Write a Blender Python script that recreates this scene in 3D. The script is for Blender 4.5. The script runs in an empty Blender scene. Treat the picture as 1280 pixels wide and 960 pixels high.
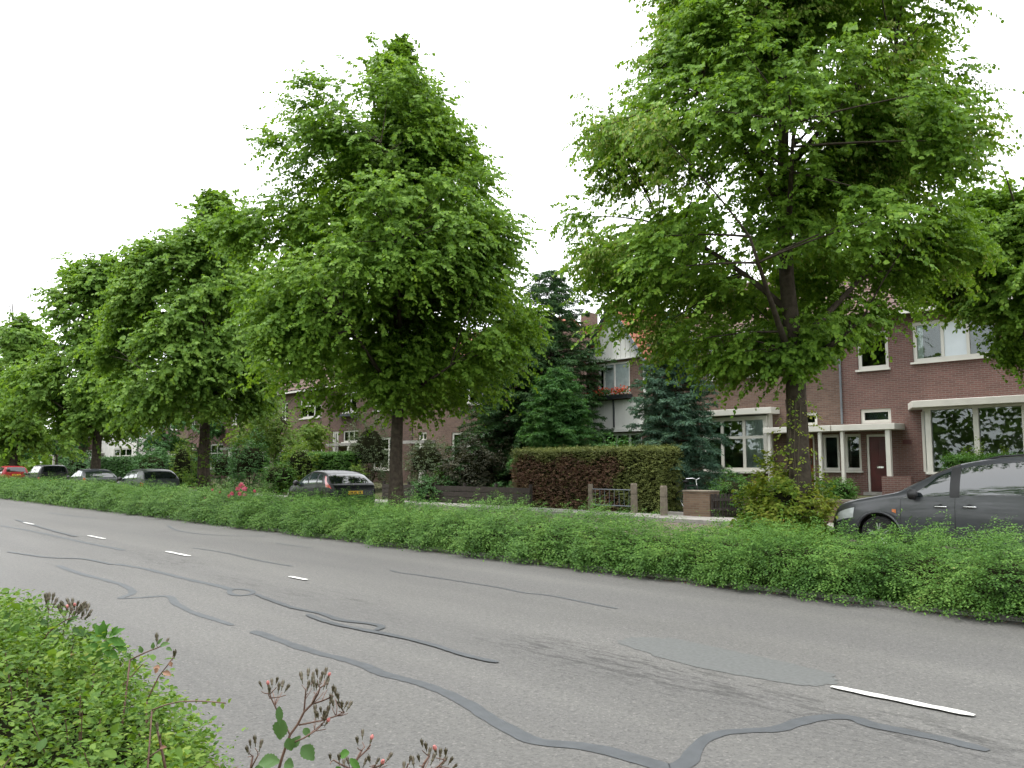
import bpy, math, random
import numpy as np
from mathutils import Vector, Matrix
R_=math.radians
scene=bpy.context.scene
COL=scene.collection
# ------------------------------------------------------------------ camera model
FPX=1035.0; EYE=1.6
PITCH=math.atan(103/1035); YAW=math.atan(955/1040.1)
FW=(-math.cos(YAW),math.sin(YAW)); RT=(math.sin(YAW),math.cos(YAW))
def ray(px,py):
    x=(px-640)/FPX; y=(480-py)/FPX
    fw=math.cos(PITCH)-y*math.sin(PITCH); up=math.sin(PITCH)+y*math.cos(PITCH)
    return FW[0]*fw+RT[0]*x, FW[1]*fw+RT[1]*x, up, fw, x
def atz(px,py,z=0.0):
    d=ray(px,py); s=(z-EYE)/d[2]; return Vector((d[0]*s,d[1]*s,z))
def aty(px,py,Y):
    d=ray(px,py); s=Y/d[1]; return Vector((d[0]*s,Y,EYE+d[2]*s))
def atd(px,py,depth):
    d=ray(px,py); s=depth/d[3]; return Vector((d[0]*s,d[1]*s,EYE+d[2]*s))
def xat(px,Y): return aty(px,583,Y).x

# ------------------------------------------------------------------ ground height
def sstep(a,b,x):
    t=np.clip((np.asarray(x,float)-a)/(b-a),0,1); return t*t*(3-2*t)
def gz(y): return float(0.12*sstep(19.4,21,y)+0.5*sstep(21.5,27,y))

# ------------------------------------------------------------------ object helpers
def tag(o,label=None,cat=None,group=None,kind=None):
    if label: o['label']=label
    if cat: o['category']=cat
    if group: o['group']=group
    if kind: o['kind']=kind
    return o
def empty(name,loc,rz=0.0):
    o=bpy.data.objects.new(name,None); COL.objects.link(o)
    o.location=loc; o.rotation_euler=(0,0,rz); o.empty_display_size=.2
    return o
def link(name,me,parent=None,loc=(0,0,0)):
    o=bpy.data.objects.new(name,me); COL.objects.link(o); o.location=loc
    if parent is not None: o.parent=parent
    return o
class MB:
    """collects faces; build() links them as one mesh; org is subtracted from every vertex"""
    def __init__(s): s.v=[]; s.f=[]; s.m=[]
    def add(s,vs,fs,mi=0):
        n=len(s.v); s.v+= [tuple(p) for p in vs]; s.f+=[[i+n for i in f] for f in fs]; s.m+=[mi]*len(fs); return s
    def box(s,x0,x1,y0,y1,z0,z1,mi=0):
        return s.add([(x0,y0,z0),(x1,y0,z0),(x1,y1,z0),(x0,y1,z0),(x0,y0,z1),(x1,y0,z1),(x1,y1,z1),(x0,y1,z1)],
            [(0,3,2,1),(4,5,6,7),(0,1,5,4),(1,2,6,5),(2,3,7,6),(3,0,4,7)],mi)
    def prism(s,poly,z0,z1,mi=0):
        n=len(poly); return s.add([(x,y,z0) for x,y in poly]+[(x,y,z1) for x,y in poly],
            [tuple(range(n))[::-1],tuple(range(n,2*n))]+[(i,(i+1)%n,n+(i+1)%n,n+i) for i in range(n)],mi)
    def slab(s,poly3,off,mi=0):
        n=len(poly3); o=Vector(off); a=[Vector(p) for p in poly3]
        return s.add(a+[p+o for p in a],[tuple(range(n))[::-1],tuple(range(n,2*n))]+[(i,(i+1)%n,n+(i+1)%n,n+i) for i in range(n)],mi)
    def tube(s,path,rad,n=6,mi=0,cap=True):
        path=[Vector(p) for p in path]
        if not hasattr(rad,'__len__'): rad=[rad]*len(path)
        vs=[];fs=[];prev=None
        for i,p in enumerate(path):
            t=(path[min(i+1,len(path)-1)]-path[max(i-1,0)])
            if t.length<1e-9: t=Vector((0,0,1))
            t.normalize()
            if prev is None:
                u=t.cross(Vector((0,0,1)))
                if u.length<.1: u=t.cross(Vector((1,0,0)))
            else: u=prev-t*prev.dot(t)
            u.normalize(); prev=u; w=t.cross(u)
            for k in range(n):
                a=2*math.pi*k/n; vs.append(p+(u*math.cos(a)+w*math.sin(a))*rad[i])
        for i in range(len(path)-1):
            for k in range(n):
                a=i*n+k; b=i*n+(k+1)%n; fs.append((a,b,b+n,a+n))
        if cap:
            fs.append(tuple(range(n))[::-1]); fs.append(tuple(range((len(path)-1)*n,len(path)*n)))
        return s.add(vs,fs,mi)
    def lathe(s,prof,c,n=16,axis='z',mi=0):
        vs=[];fs=[]
        for r,h in prof:
            for k in range(n):
                a=2*math.pi*k/n; x,y=r*math.cos(a),r*math.sin(a)
                if axis=='z': vs.append((c[0]+x,c[1]+y,c[2]+h))
                elif axis=='y': vs.append((c[0]+x,c[1]+h,c[2]+y))
                else: vs.append((c[0]+h,c[1]+x,c[2]+y))
        for i in range(len(prof)-1):
            for k in range(n):
                a=i*n+k; b=i*n+(k+1)%n; fs.append((a,b,b+n,a+n))
        fs.append(tuple(range(n))); fs.append(tuple(range((len(prof)-1)*n,len(prof)*n)))
        return s.add(vs,fs,mi)
    def grid(s,P,mi=0):
        r=len(P); c=len(P[0]); return s.add([p for row in P for p in row],
            [(i*c+j,i*c+j+1,(i+1)*c+j+1,(i+1)*c+j) for i in range(r-1) for j in range(c-1)],mi)
    def build(s,name,mats,parent=None,org=(0,0,0),smooth=False,bevel=0,loc=None):
        me=bpy.data.meshes.new(name)
        ox,oy,oz=org
        me.from_pydata([(x-ox,y-oy,z-oz) for x,y,z in s.v],[],s.f)
        if not isinstance(mats,(list,tuple)): mats=[mats]
        for m in mats: me.materials.append(m)
        if len(mats)>1: me.polygons.foreach_set('material_index',s.m)
        if smooth: me.polygons.foreach_set('use_smooth',[True]*len(me.polygons))
        me.update()
        import bmesh
        bm=bmesh.new(); bm.from_mesh(me); bmesh.ops.recalc_face_normals(bm,faces=bm.faces); bm.to_mesh(me); bm.free()
        o=link(name,me,parent,loc if loc is not None else ((0,0,0) if parent is not None else org))
        if bevel:
            b=o.modifiers.new('bevel','BEVEL'); b.width=bevel; b.segments=2; b.limit_method='ANGLE'
        return o

# ------------------------------------------------------------------ materials
def nodes(name):
    m=bpy.data.materials.new(name); m.use_nodes=True
    nt=m.node_tree; nt.nodes.clear(); return m,nt,nt.nodes,nt.links
def N(ns,t,**kw):
    n=ns.new(t)
    for k,v in kw.items(): setattr(n,k,v)
    return n
def ramp(ns,stops):
    r=ns.new('ShaderNodeValToRGB'); e=r.color_ramp.elements
    while len(e)<len(stops): e.new(.5)
    for el,(p,c) in zip(e,stops):
        el.position=p; el.color=(c[0],c[1],c[2],1)
    return r
def simple(name,col,rough=.6,metal=0.,var=.12,scale=3.,spec=.5,bump=0.,coat=0.,col2=None,detail=4):
    m,nt,ns,lk=nodes(name)
    out=N(ns,'ShaderNodeOutputMaterial'); p=N(ns,'ShaderNodeBsdfPrincipled')
    lk.new(p.outputs[0],out.inputs[0])
    tc=N(ns,'ShaderNodeTexCoord'); no=N(ns,'ShaderNodeTexNoise'); no.inputs['Scale'].default_value=scale; no.inputs['Detail'].default_value=detail
    lk.new(tc.outputs['Object'],no.inputs['Vector'])
    c2=col2 if col2 else tuple(c*(1-var*2) for c in col)
    r=ramp(ns,[(.3,c2),(.65,col)]); lk.new(no.outputs[0],r.inputs[0]); lk.new(r.outputs[0],p.inputs['Base Color'])
    p.inputs['Roughness'].default_value=rough; p.inputs['Metallic'].default_value=metal
    p.inputs['Specular IOR Level'].default_value=spec; p.inputs['Coat Weight'].default_value=coat; p.inputs['Coat Roughness'].default_value=.04
    if bump:
        b=N(ns,'ShaderNodeBump'); b.inputs['Strength'].default_value=bump; b.inputs['Distance'].default_value=.02
        lk.new(no.outputs[0],b.inputs['Height']); lk.new(b.outputs[0],p.inputs['Normal'])
    return m
def leafmat(name,stops,trans=.42,rough=.6,spec=.22,nscale=.6,nvar=.35):
    """leaf colours vary per leaf (one mesh island each) and drift slowly through the plant"""
    m,nt,ns,lk=nodes(name)
    out=N(ns,'ShaderNodeOutputMaterial'); g=N(ns,'ShaderNodeNewGeometry')
    no=N(ns,'ShaderNodeTexNoise'); no.inputs['Scale'].default_value=nscale; no.inputs['Detail'].default_value=2
    lk.new(g.outputs['Position'],no.inputs['Vector'])
    mx=N(ns,'ShaderNodeMath',operation='MULTIPLY_ADD'); mx.inputs[1].default_value=1.-nvar
    lk.new(g.outputs['Random Per Island'],mx.inputs[0])
    ms=N(ns,'ShaderNodeMapRange'); ms.inputs['From Min'].default_value=.3; ms.inputs['From Max'].default_value=.7; ms.inputs['To Max'].default_value=nvar
    lk.new(no.outputs[0],ms.inputs[0]); lk.new(ms.outputs[0],mx.inputs[2])
    r=ramp(ns,stops); lk.new(mx.outputs[0],r.inputs[0])
    p=N(ns,'ShaderNodeBsdfPrincipled'); p.inputs['Roughness'].default_value=rough; p.inputs['Specular IOR Level'].default_value=spec
    lk.new(r.outputs[0],p.inputs['Base Color'])
    t=N(ns,'ShaderNodeBsdfTranslucent')
    hs=N(ns,'ShaderNodeMixRGB',blend_type='MULTIPLY'); hs.inputs[0].default_value=1; hs.inputs[2].default_value=(1.25,1.2,.55,1)
    lk.new(r.outputs[0],hs.inputs[1]); lk.new(hs.outputs[0],t.inputs[0])
    mix=N(ns,'ShaderNodeMixShader'); mix.inputs[0].default_value=trans
    lk.new(p.outputs[0],mix.inputs[1]); lk.new(t.outputs[0],mix.inputs[2]); lk.new(mix.outputs[0],out.inputs[0])
    return m
def brickmat(name,c1,c2,mortar,w=.22,h=.066,ms=.008,stain=.5):
    m,nt,ns,lk=nodes(name)
    out=N(ns,'ShaderNodeOutputMaterial'); p=N(ns,'ShaderNodeBsdfPrincipled'); lk.new(p.outputs[0],out.inputs[0])
    g=N(ns,'ShaderNodeTexCoord'); sp=N(ns,'ShaderNodeSeparateXYZ'); lk.new(g.outputs['Object'],sp.inputs[0])
    ad=N(ns,'ShaderNodeMath',operation='ADD'); lk.new(sp.outputs[0],ad.inputs[0]); lk.new(sp.outputs[1],ad.inputs[1])
    cb=N(ns,'ShaderNodeCombineXYZ'); lk.new(ad.outputs[0],cb.inputs[0]); lk.new(sp.outputs[2],cb.inputs[1])
    b=N(ns,'ShaderNodeTexBrick'); lk.new(cb.outputs[0],b.inputs['Vector'])
    b.inputs['Color1'].default_value=(*c1,1); b.inputs['Color2'].default_value=(*c2,1); b.inputs['Mortar'].default_value=(*mortar,1)
    b.inputs['Scale'].default_value=1; b.inputs['Brick Width'].default_value=w; b.inputs['Row Height'].default_value=h
    b.inputs['Mortar Size'].default_value=ms; b.inputs['Mortar Smooth'].default_value=.2
    no=N(ns,'ShaderNodeTexNoise'); no.inputs['Scale'].default_value=.9; no.inputs['Detail'].default_value=6; lk.new(g.outputs['Object'],no.inputs['Vector'])
    r=ramp(ns,[(.3,(1-stain*.5,)*3),(.7,(1.1,1.1,1.1))]); lk.new(no.outputs[0],r.inputs[0])
    mu=N(ns,'ShaderNodeMixRGB',blend_type='MULTIPLY'); mu.inputs[0].default_value=1
    lk.new(b.outputs[0],mu.inputs[1]); lk.new(r.outputs[0],mu.inputs[2]); lk.new(mu.outputs[0],p.inputs['Base Color'])
    p.inputs['Roughness'].default_value=.9; p.inputs['Specular IOR Level'].default_value=.2
    bp=N(ns,'ShaderNodeBump'); bp.inputs['Strength'].default_value=.5; bp.inputs['Distance'].default_value=.008; bp.invert=True
    lk.new(b.outputs['Fac'],bp.inputs['Height']); lk.new(bp.outputs[0],p.inputs['Normal'])
    return m
def glassmat(name,tint=(.9,.95,.95),ior=1.55,boost=1.):
    m,nt,ns,lk=nodes(name)
    out=N(ns,'ShaderNodeOutputMaterial'); t=N(ns,'ShaderNodeBsdfTransparent'); t.inputs[0].default_value=(*tint,1)
    gl=N(ns,'ShaderNodeBsdfGlossy'); gl.inputs['Roughness'].default_value=.01; gl.inputs[0].default_value=(.9*boost,.95*boost,.95*boost,1)
    fr=N(ns,'ShaderNodeFresnel'); fr.inputs[0].default_value=ior
    mx=N(ns,'ShaderNodeMixShader'); lk.new(fr.outputs[0],mx.inputs[0]); lk.new(t.outputs[0],mx.inputs[1]); lk.new(gl.outputs[0],mx.inputs[2]); lk.new(mx.outputs[0],out.inputs[0])
    return m
def roadmat(name):
    m,nt,ns,lk=nodes(name)
    out=N(ns,'ShaderNodeOutputMaterial'); p=N(ns,'ShaderNodeBsdfPrincipled'); lk.new(p.outputs[0],out.inputs[0])
    g=N(ns,'ShaderNodeNewGeometry'); pos=g.outputs['Position']
    def noise(scale,detail=3,st=None,rough=.5):
        n=N(ns,'ShaderNodeTexNoise'); n.inputs['Scale'].default_value=scale; n.inputs['Detail'].default_value=detail; n.inputs['Roughness'].default_value=rough
        if st:
            mp=N(ns,'ShaderNodeMapping'); mp.inputs['Scale'].default_value=st; lk.new(pos,mp.inputs[0]); lk.new(mp.outputs[0],n.inputs['Vector'])
        else: lk.new(pos,n.inputs['Vector'])
        return n.outputs[0]
    def mul(a,b,f=1.):
        x=N(ns,'ShaderNodeMixRGB',blend_type='MULTIPLY'); x.inputs[0].default_value=f
        lk.new(a,x.inputs[1]); lk.new(b,x.inputs[2]); return x.outputs[0]
    big=ramp(ns,[(.3,(.076,.075,.072)),(.7,(.100,.0985,.0945))]); lk.new(noise(.55,5,(.25,1.2,1)),big.inputs[0])
    # lengthwise wheel tracks
    tr=ramp(ns,[(.35,(.90,.90,.91)),(.65,(1.05,1.05,1.04))]); lk.new(noise(1.1,3,(.03,1,1)),tr.inputs[0])
    c=mul(big.outputs[0],tr.outputs[0])
    # aggregate: pale and dark stones
    vo=N(ns,'ShaderNodeTexVoronoi'); vo.inputs['Scale'].default_value=70; lk.new(pos,vo.inputs['Vector'])
    sp=N(ns,'ShaderNodeSeparateXYZ'); lk.new(vo.outputs['Color'],sp.inputs[0])
    st=ramp(ns,[(0,(.62,.62,.63)),(.18,(.9,.9,.9)),(.7,(1.04,1.04,1.03)),(.94,(1.06,1.06,1.05)),(.98,(1.45,1.43,1.40))]); lk.new(sp.outputs[0],st.inputs[0])
    c=mul(c,st.outputs[0])
    fine=ramp(ns,[(.35,(.80,.80,.80)),(.65,(1.16,1.16,1.16))]); lk.new(noise(26,4,None,.75),fine.inputs[0]); c=mul(c,fine.outputs[0])
    # worn lane joint: broken dark cracks running along the road
    sy=N(ns,'ShaderNodeSeparateXYZ'); lk.new(pos,sy.inputs[0])
    def band(y0,w):
        a=N(ns,'ShaderNodeMath',operation='SUBTRACT'); lk.new(sy.outputs[1],a.inputs[0]); a.inputs[1].default_value=y0
        b=N(ns,'ShaderNodeMath',operation='ABSOLUTE'); lk.new(a.outputs[0],b.inputs[0])
        r=N(ns,'ShaderNodeMapRange'); r.inputs['From Min'].default_value=w; r.inputs['From Max'].default_value=w*.35; lk.new(b.outputs[0],r.inputs[0]); return r.outputs[0]
    for y0,w,sc,th,dark in ((5.35,.5,7.,.50,.5),(5.05,.8,15.,.56,.6),(5.95,.12,9.,.56,.6),(2.6,.5,8.,.63,.65),(8.4,.5,7.,.66,.72)):
        cr=N(ns,'ShaderNodeMapRange'); cr.inputs['From Min'].default_value=th; cr.inputs['From Max'].default_value=th+.06; lk.new(noise(sc,6,(.35,1.6,1),.72),cr.inputs[0])
        lo=N(ns,'ShaderNodeMapRange'); lo.inputs['From Min'].default_value=.42; lo.inputs['From Max'].default_value=.58; lk.new(noise(.5,2,(.6,1,1)),lo.inputs[0])
        q=N(ns,'ShaderNodeMath',operation='MULTIPLY'); lk.new(cr.outputs[0],q.inputs[0]); lk.new(band(y0,w),q.inputs[1])
        q2=N(ns,'ShaderNodeMath',operation='MULTIPLY'); lk.new(q.outputs[0],q2.inputs[0]); lk.new(lo.outputs[0],q2.inputs[1])
        x=N(ns,'ShaderNodeMixRGB',blend_type='MULTIPLY'); lk.new(q2.outputs[0],x.inputs[0]); lk.new(c,x.inputs[1]); x.inputs[2].default_value=(dark,dark,dark,1); c=x.outputs[0]
    lk.new(c,p.inputs['Base Color']); p.inputs['Roughness'].default_value=.72; p.inputs['Specular IOR Level'].default_value=.5
    bp=N(ns,'ShaderNodeBump'); bp.inputs['Strength'].default_value=.35; bp.inputs['Distance'].default_value=.006; lk.new(vo.outputs['Distance'],bp.inputs['Height']); lk.new(bp.outputs[0],p.inputs['Normal'])
    return m

M={}
M['road']=roadmat('asphalt')
M['seal']=simple('tar seal',(.060,.066,.072),.6,var=.12,scale=9,spec=.4)
M['seal_old']=simple('old tar seal',(.076,.083,.089),.7,var=.08,scale=6,spec=.3)
M['patch']=simple('asphalt patch',(.097,.102,.1005),.72,var=.12,scale=30,spec=.3)
M['paint']=simple('road paint',(.52,.52,.50),.7,var=.06,scale=30)
M['soil']=simple('soil',(.11,.085,.06),.95,var=.25,scale=4,bump=.4,spec=.1,detail=8)
M['ground']=simple('ground earth',(.075,.085,.04),.95,var=.2,scale=1.2,bump=.3,spec=.1,col2=(.06,.05,.032),detail=8)
M['kerb']=simple('kerb concrete',(.30,.29,.27),.9,var=.15,scale=5,bump=.2)
M['paver']=brickmat('street pavers',(.16,.12,.10),(.12,.10,.09),(.07,.065,.06),.21,.105,.008)
M['pave']=brickmat('pavement tiles',(.27,.26,.24),(.23,.22,.205),(.12,.115,.11),.31,.31,.008)
M['brickA']=brickmat('red brick',(.168,.090,.076),(.126,.069,.060),(.18,.155,.142),stain=.25)
M['brickB']=brickmat('weathered brick',(.168,.108,.084),(.116,.072,.058),(.155,.135,.115),stain=.4)
M['brickC']=brickmat('dark brick',(.12,.072,.058),(.08,.048,.04),(.13,.11,.095),stain=.4)
M['brickG']=brickmat('garden brick',(.21,.145,.10),(.15,.10,.07),(.17,.15,.12),stain=.6)
M['render']=simple('white render',(.62,.61,.58),.85,var=.08,scale=1.5)
M['cream']=simple('cream paint',(.60,.59,.54),.5,var=.05,scale=2.)
M['white']=simple('white boards',(.72,.72,.69),.55,var=.05,scale=1.5)
M['dkgreen']=simple('dark paint',(.02,.026,.03),.4)
M['slate']=simple('lead grey',(.16,.18,.2),.5)
M['door']=simple('oxblood door',(.075,.012,.012),.35,spec=.5,var=.15)
M['doorb']=simple('brown door',(.16,.05,.018),.4,var=.15)
M['glass']=glassmat('window glass')
M['frost']=simple('frosted glass',(.62,.68,.72),.25,var=.04)
M['netpane']=simple('net curtained glass',(.36,.43,.43),.12,var=.12,scale=6)
M['curtain']=simple('net curtain',(.80,.81,.79),.9,var=.03,scale=2)
M['tile']=simple('clay tile',(.30,.095,.05),.75,var=.25,scale=2.5,col2=(.18,.06,.036))
M['tiledk']=simple('dark clay tile',(.10,.055,.042),.8,var=.25,scale=2.)
M['bark']=simple('lime bark',(.075,.062,.048),.95,var=.25,scale=9,bump=1.,spec=.1,detail=8)
M['barkd']=simple('dark bark',(.06,.05,.038),.95,var=.2,scale=9,bump=.8,spec=.1)
M['twig']=simple('twig',(.07,.055,.035),.9)
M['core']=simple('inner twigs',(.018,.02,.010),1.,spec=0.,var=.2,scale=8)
G=lambda *s:[(p,c) for p,c in s]
M['lime']=leafmat('lime leaves',G((0,(0.063,0.139,0.018)),(.45,(0.122,0.236,0.028)),(.8,(0.175,0.298,0.038)),(1,(0.235,0.358,0.051))))
M['lime2']=leafmat('lime leaves far',G((0,(0.067,0.143,0.024)),(.45,(0.125,0.234,0.038)),(.8,(0.172,0.290,0.049)),(1,(0.226,0.343,0.065))))
M['bract']=leafmat('lime flower bracts',G((0,(0.209,0.275,0.066)),(.5,(0.286,0.341,0.099)),(1,(0.374,0.407,0.143))),trans=.4)
M['hedge']=leafmat('low hedge leaves',G((0,(0.024,0.073,0.013)),(.35,(0.053,0.132,0.021)),(.7,(0.096,0.198,0.033)),(.93,(0.145,0.244,0.050)),(.975,(0.185,0.211,0.061)),(1,(0.185,0.132,0.055))),trans=.26,nscale=2.2,nvar=.5)
M['bush']=leafmat('rose bush leaves',G((0,(0.038,0.095,0.016)),(.4,(0.081,0.165,0.023)),(.75,(0.128,0.215,0.031)),(.93,(0.190,0.250,0.041)),(.975,(0.180,0.170,0.045)),(1,(0.162,0.070,0.032))),trans=.35,nscale=3.,nvar=.35)
M['rose']=leafmat('rose leaves dull',G((0,(.04,.085,.03)),(.5,(.065,.13,.04)),(1,(.10,.17,.05))),trans=.25)
M['conif']=leafmat('dark conifer needles',G((0,(0.022,0.060,0.022)),(.5,(0.041,0.104,0.034)),(1,(0.085,0.169,0.041))),trans=.15,nscale=1.)
M['conif2']=leafmat('bright conifer needles',G((0,(0.038,0.113,0.034)),(.5,(0.069,0.182,0.047)),(1,(0.121,0.259,0.061))),trans=.2,nscale=1.)
M['cedar']=leafmat('blue cedar needles',G((0,(0.043,0.098,0.065)),(.5,(0.073,0.151,0.100)),(1,(0.130,0.228,0.130))),trans=.12,nscale=1.2)
M['thuja']=leafmat('clipped conifer hedge',G((0,(0.072,0.101,0.030)),(.5,(0.134,0.165,0.044)),(1,(0.224,0.252,0.067))),trans=.15,nscale=2.)
M['dead']=leafmat('dead hedge twigs',G((0,(0.082,0.051,0.036)),(.5,(0.176,0.095,0.066)),(.88,(0.257,0.147,0.092)),(1,(0.128,0.165,0.055))),trans=.1,nscale=2.)
M['box']=leafmat('dark evergreen leaves',G((0,(0.021,0.067,0.018)),(.6,(0.041,0.120,0.026)),(1,(0.075,0.179,0.039))),trans=.15,nscale=1.5)
M['priv']=leafmat('fresh hedge leaves',G((0,(0.034,0.098,0.016)),(.6,(0.063,0.161,0.025)),(1,(0.103,0.218,0.034))),trans=.3,nscale=1.5)
M['gold']=leafmat('golden creeper leaves',G((0,(0.077,0.153,0.022)),(.35,(0.153,0.240,0.032)),(.7,(0.262,0.316,0.049)),(.92,(0.328,0.316,0.066)),(1,(0.328,0.186,0.066))),trans=.4,nscale=2.,nvar=.45)
M['lite']=leafmat('yellow green leaves',G((0,(.06,.13,.02)),(.5,(.11,.19,.03)),(1,(.18,.25,.045))),trans=.4)
M['olive']=leafmat('olive shrub leaves',G((0,(0.039,0.065,0.029)),(.5,(0.065,0.098,0.042)),(1,(0.104,0.130,0.058))),trans=.2)
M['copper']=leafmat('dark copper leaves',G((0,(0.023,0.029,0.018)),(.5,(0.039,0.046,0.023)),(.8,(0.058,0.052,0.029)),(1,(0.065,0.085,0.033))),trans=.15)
M['pink']=leafmat('pink petals',G((0,(.40,.06,.14)),(.6,(.52,.12,.22)),(1,(.60,.26,.28))),trans=.3)
M['redfl']=leafmat('red petals',G((0,(.55,.03,.02)),(.6,(.65,.08,.04)),(1,(.65,.25,.12))),trans=.3)
M['rstem']=simple('reddish stem',(.115,.06,.042),.6,var=.2,scale=20)
M['bud']=simple('rose bud',(.09,.10,.05),.6,var=.25,scale=40,col2=(.09,.045,.04))
M['budp']=simple('rose petal tip',(.46,.15,.14),.5,scale=40)
M['tyre']=simple('tyre',(.018,.018,.018),.85)
M['rim']=simple('alloy rim',(.62,.63,.64),.3,metal=.9,var=.05)
M['trim']=simple('black plastic',(.02,.02,.022),.5)
M['cglass']=simple('car glass',(.008,.011,.012),.03,spec=.7,var=.02,coat=.5)
M['cglassl']=simple('pale car glass',(.035,.05,.052),.04,spec=.8,var=.02,coat=.5)
M['cglassv']=simple('clear car glass',(.014,.02,.022),.02,spec=1.,var=.02,coat=1.)
M['lamp']=simple('headlight',(.55,.58,.60),.12,spec=1.,var=.1,scale=12,coat=1.)
M['tail']=simple('tail light red',(.42,.012,.012),.15,coat=1.,var=.1)
M['amber']=simple('indicator amber',(.55,.14,.02),.2,coat=1.)
M['plate']=simple('yellow plate',(.72,.42,.03),.4,var=.02)
M['ink']=simple('plate ink',(.02,.02,.02),.5)
M['chrome']=simple('chrome',(.75,.76,.77),.12,metal=1.,var=.03)
M['post']=simple('mossy concrete post',(.20,.17,.13),.95,var=.2,scale=7,bump=.5)
M['wood']=simple('dark stained wood',(.045,.036,.03),.8,var=.25,scale=9)
M['bin']=simple('dark grey bin',(.035,.04,.045),.5)
M['inside']=simple('room plaster',(.20,.19,.17),.9)
def carpaint(n,c,g=.2): return simple(n,tuple(q*.75 for q in c),.45-.3*g,metal=.0,var=.03,spec=.2+.4*g,coat=g)

# ------------------------------------------------------------------ leaf meshes
T_OVAL=(np.array([[0,0,0],[-.36,.28,.07],[-.40,.60,.06],[0,1,-.08],[.40,.60,.06],[.36,.28,.07],[0,.5,-.02]],float),[(0,6,2,1),(6,3,2),(0,5,4,6),(6,4,3)])
T_HEX=(np.array([[0,0,0],[-.44,.26,.07],[-.42,.62,.05],[0,1,-.10],[.42,.62,.05],[.44,.26,.07]],float),[(0,3,2,1),(0,5,4,3)])
T_DIAM=(np.array([[0,0,0],[-.5,.48,.08],[0,1,-.06],[.5,.48,.08]],float),[(0,2,1),(0,3,2)])
def unit(a): return a/np.maximum(np.linalg.norm(a,axis=-1,keepdims=True),1e-9)
def leafmesh(name,P,Nn,D,L,W,mat,parent=None,org=(0,0,0),tmpl=T_DIAM,mi=None):
    n=len(P); tv,tf=tmpl; k=len(tv)
    D=unit(D); S=unit(np.cross(D,Nn)); U=np.cross(S,D)
    L=np.broadcast_to(np.asarray(L,float),(n,)); W=np.broadcast_to(np.asarray(W,float),(n,))
    V=(P[:,None,:]+D[:,None,:]*(L[:,None]*tv[None,:,1])[:,:,None]+S[:,None,:]*(W[:,None]*tv[None,:,0])[:,:,None]+U[:,None,:]*(L[:,None]*tv[None,:,2])[:,:,None])
    V=V.reshape(-1,3)-np.array(org)
    li=np.concatenate([np.array(f) for f in tf]); ls=np.array([len(f) for f in tf])
    LI=(np.arange(n)[:,None]*k+li[None,:]).ravel()
    starts=np.concatenate([[0],np.cumsum(np.tile(ls,n))[:-1]])
    me=bpy.data.meshes.new(name)
    me.vertices.add(n*k); me.loops.add(len(LI)); me.polygons.add(n*len(tf))
    me.vertices.foreach_set('co',V.astype(np.float32).ravel())
    me.loops.foreach_set('vertex_index',LI.astype(np.int32))
    me.polygons.foreach_set('loop_start',starts.astype(np.int32))
    mats=mat if isinstance(mat,(list,tuple)) else [mat]
    for m_ in mats: me.materials.append(m_)
    if mi is not None: me.polygons.foreach_set('material_index',np.repeat(mi,len(tf)).astype(np.int32))
    me.update(calc_edges=True)
    return link(name,me,parent,(0,0,0) if parent is not None else org)
def sprays(rng,O,A,tl,k,droop=.3,jit=.25,up=.8,spread=.8,s0=.15,fall=.35,out=.35,nj=.38):
    """leaves alternating along twigs O + A*s; returns positions, normals, directions, twig s"""
    m=len(O); A=unit(A); tl=np.broadcast_to(np.asarray(tl,float),(m,))
    s=(s0+(1-s0)*(np.arange(k)+rng.random((m,k)))/k)
    P=O[:,None,:]+A[:,None,:]*(s*tl[:,None])[:,:,None]
    P[:,:,2]-=droop*tl[:,None]*s*s
    T=np.repeat(A[:,None,:],k,1).copy(); T[:,:,2]-=2*droop*s; T=unit(T)
    side=unit(np.cross(T,np.array([0,0,1.])+rng.normal(0,.15,(m,k,3))))
    sg=np.where(np.arange(k)%2==0,1.,-1.)[None,:,None]
    D=unit(T*.55+side*sg*spread+rng.normal(0,jit,(m,k,3))+np.array([0,0,-fall]))
    Nn=unit(np.array([0,0,up])+A[:,None,:]*out+rng.normal(0,nj,(m,k,3)))
    P=P+side*sg*(rng.random((m,k,1))*.02)
    return P.reshape(-1,3),Nn.reshape(-1,3),D.reshape(-1,3),s.ravel()

# ------------------------------------------------------------------ trees
UP=np.array([0,0,1.])
def trunk_mb(rng,pts,rad,n=14,flare=1.5):
    """irregular fluted trunk along pts"""
    mb=MB(); P=[];pts=[Vector(p) for p in pts]
    L=len(pts); ph=rng.random(4)*6.28
    sub=[]
    for i in range(L-1):
        for t in (0,.25,.5,.75): sub.append((pts[i].lerp(pts[i+1],t),rad[i]*(1-t)+rad[i+1]*t))
    sub.append((pts[-1],rad[-1]))
    z0=sub[0][0].z
    rows=[]
    for p,r in sub:
        row=[]
        h=p.z-z0
        fl=1+(flare-1)*math.exp(-h/.35)
        for k in range(n+1):
            a=2*math.pi*(k%n)/n
            rr=r*fl*(1+.07*math.sin(3*a+ph[0]+h*.6)+.05*math.sin(5*a+ph[1]-h*.9)+.03*math.sin(2*a+h*5+ph[2]))
            row.append((p.x+rr*math.cos(a),p.y+rr*math.sin(a),p.z))
        rows.append(row)
    mb.grid(rows); return mb
def bez(a,b,c,n): return [a*(1-t)**2+b*2*t*(1-t)+c*t*t for t in np.linspace(0,1,n)]
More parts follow.
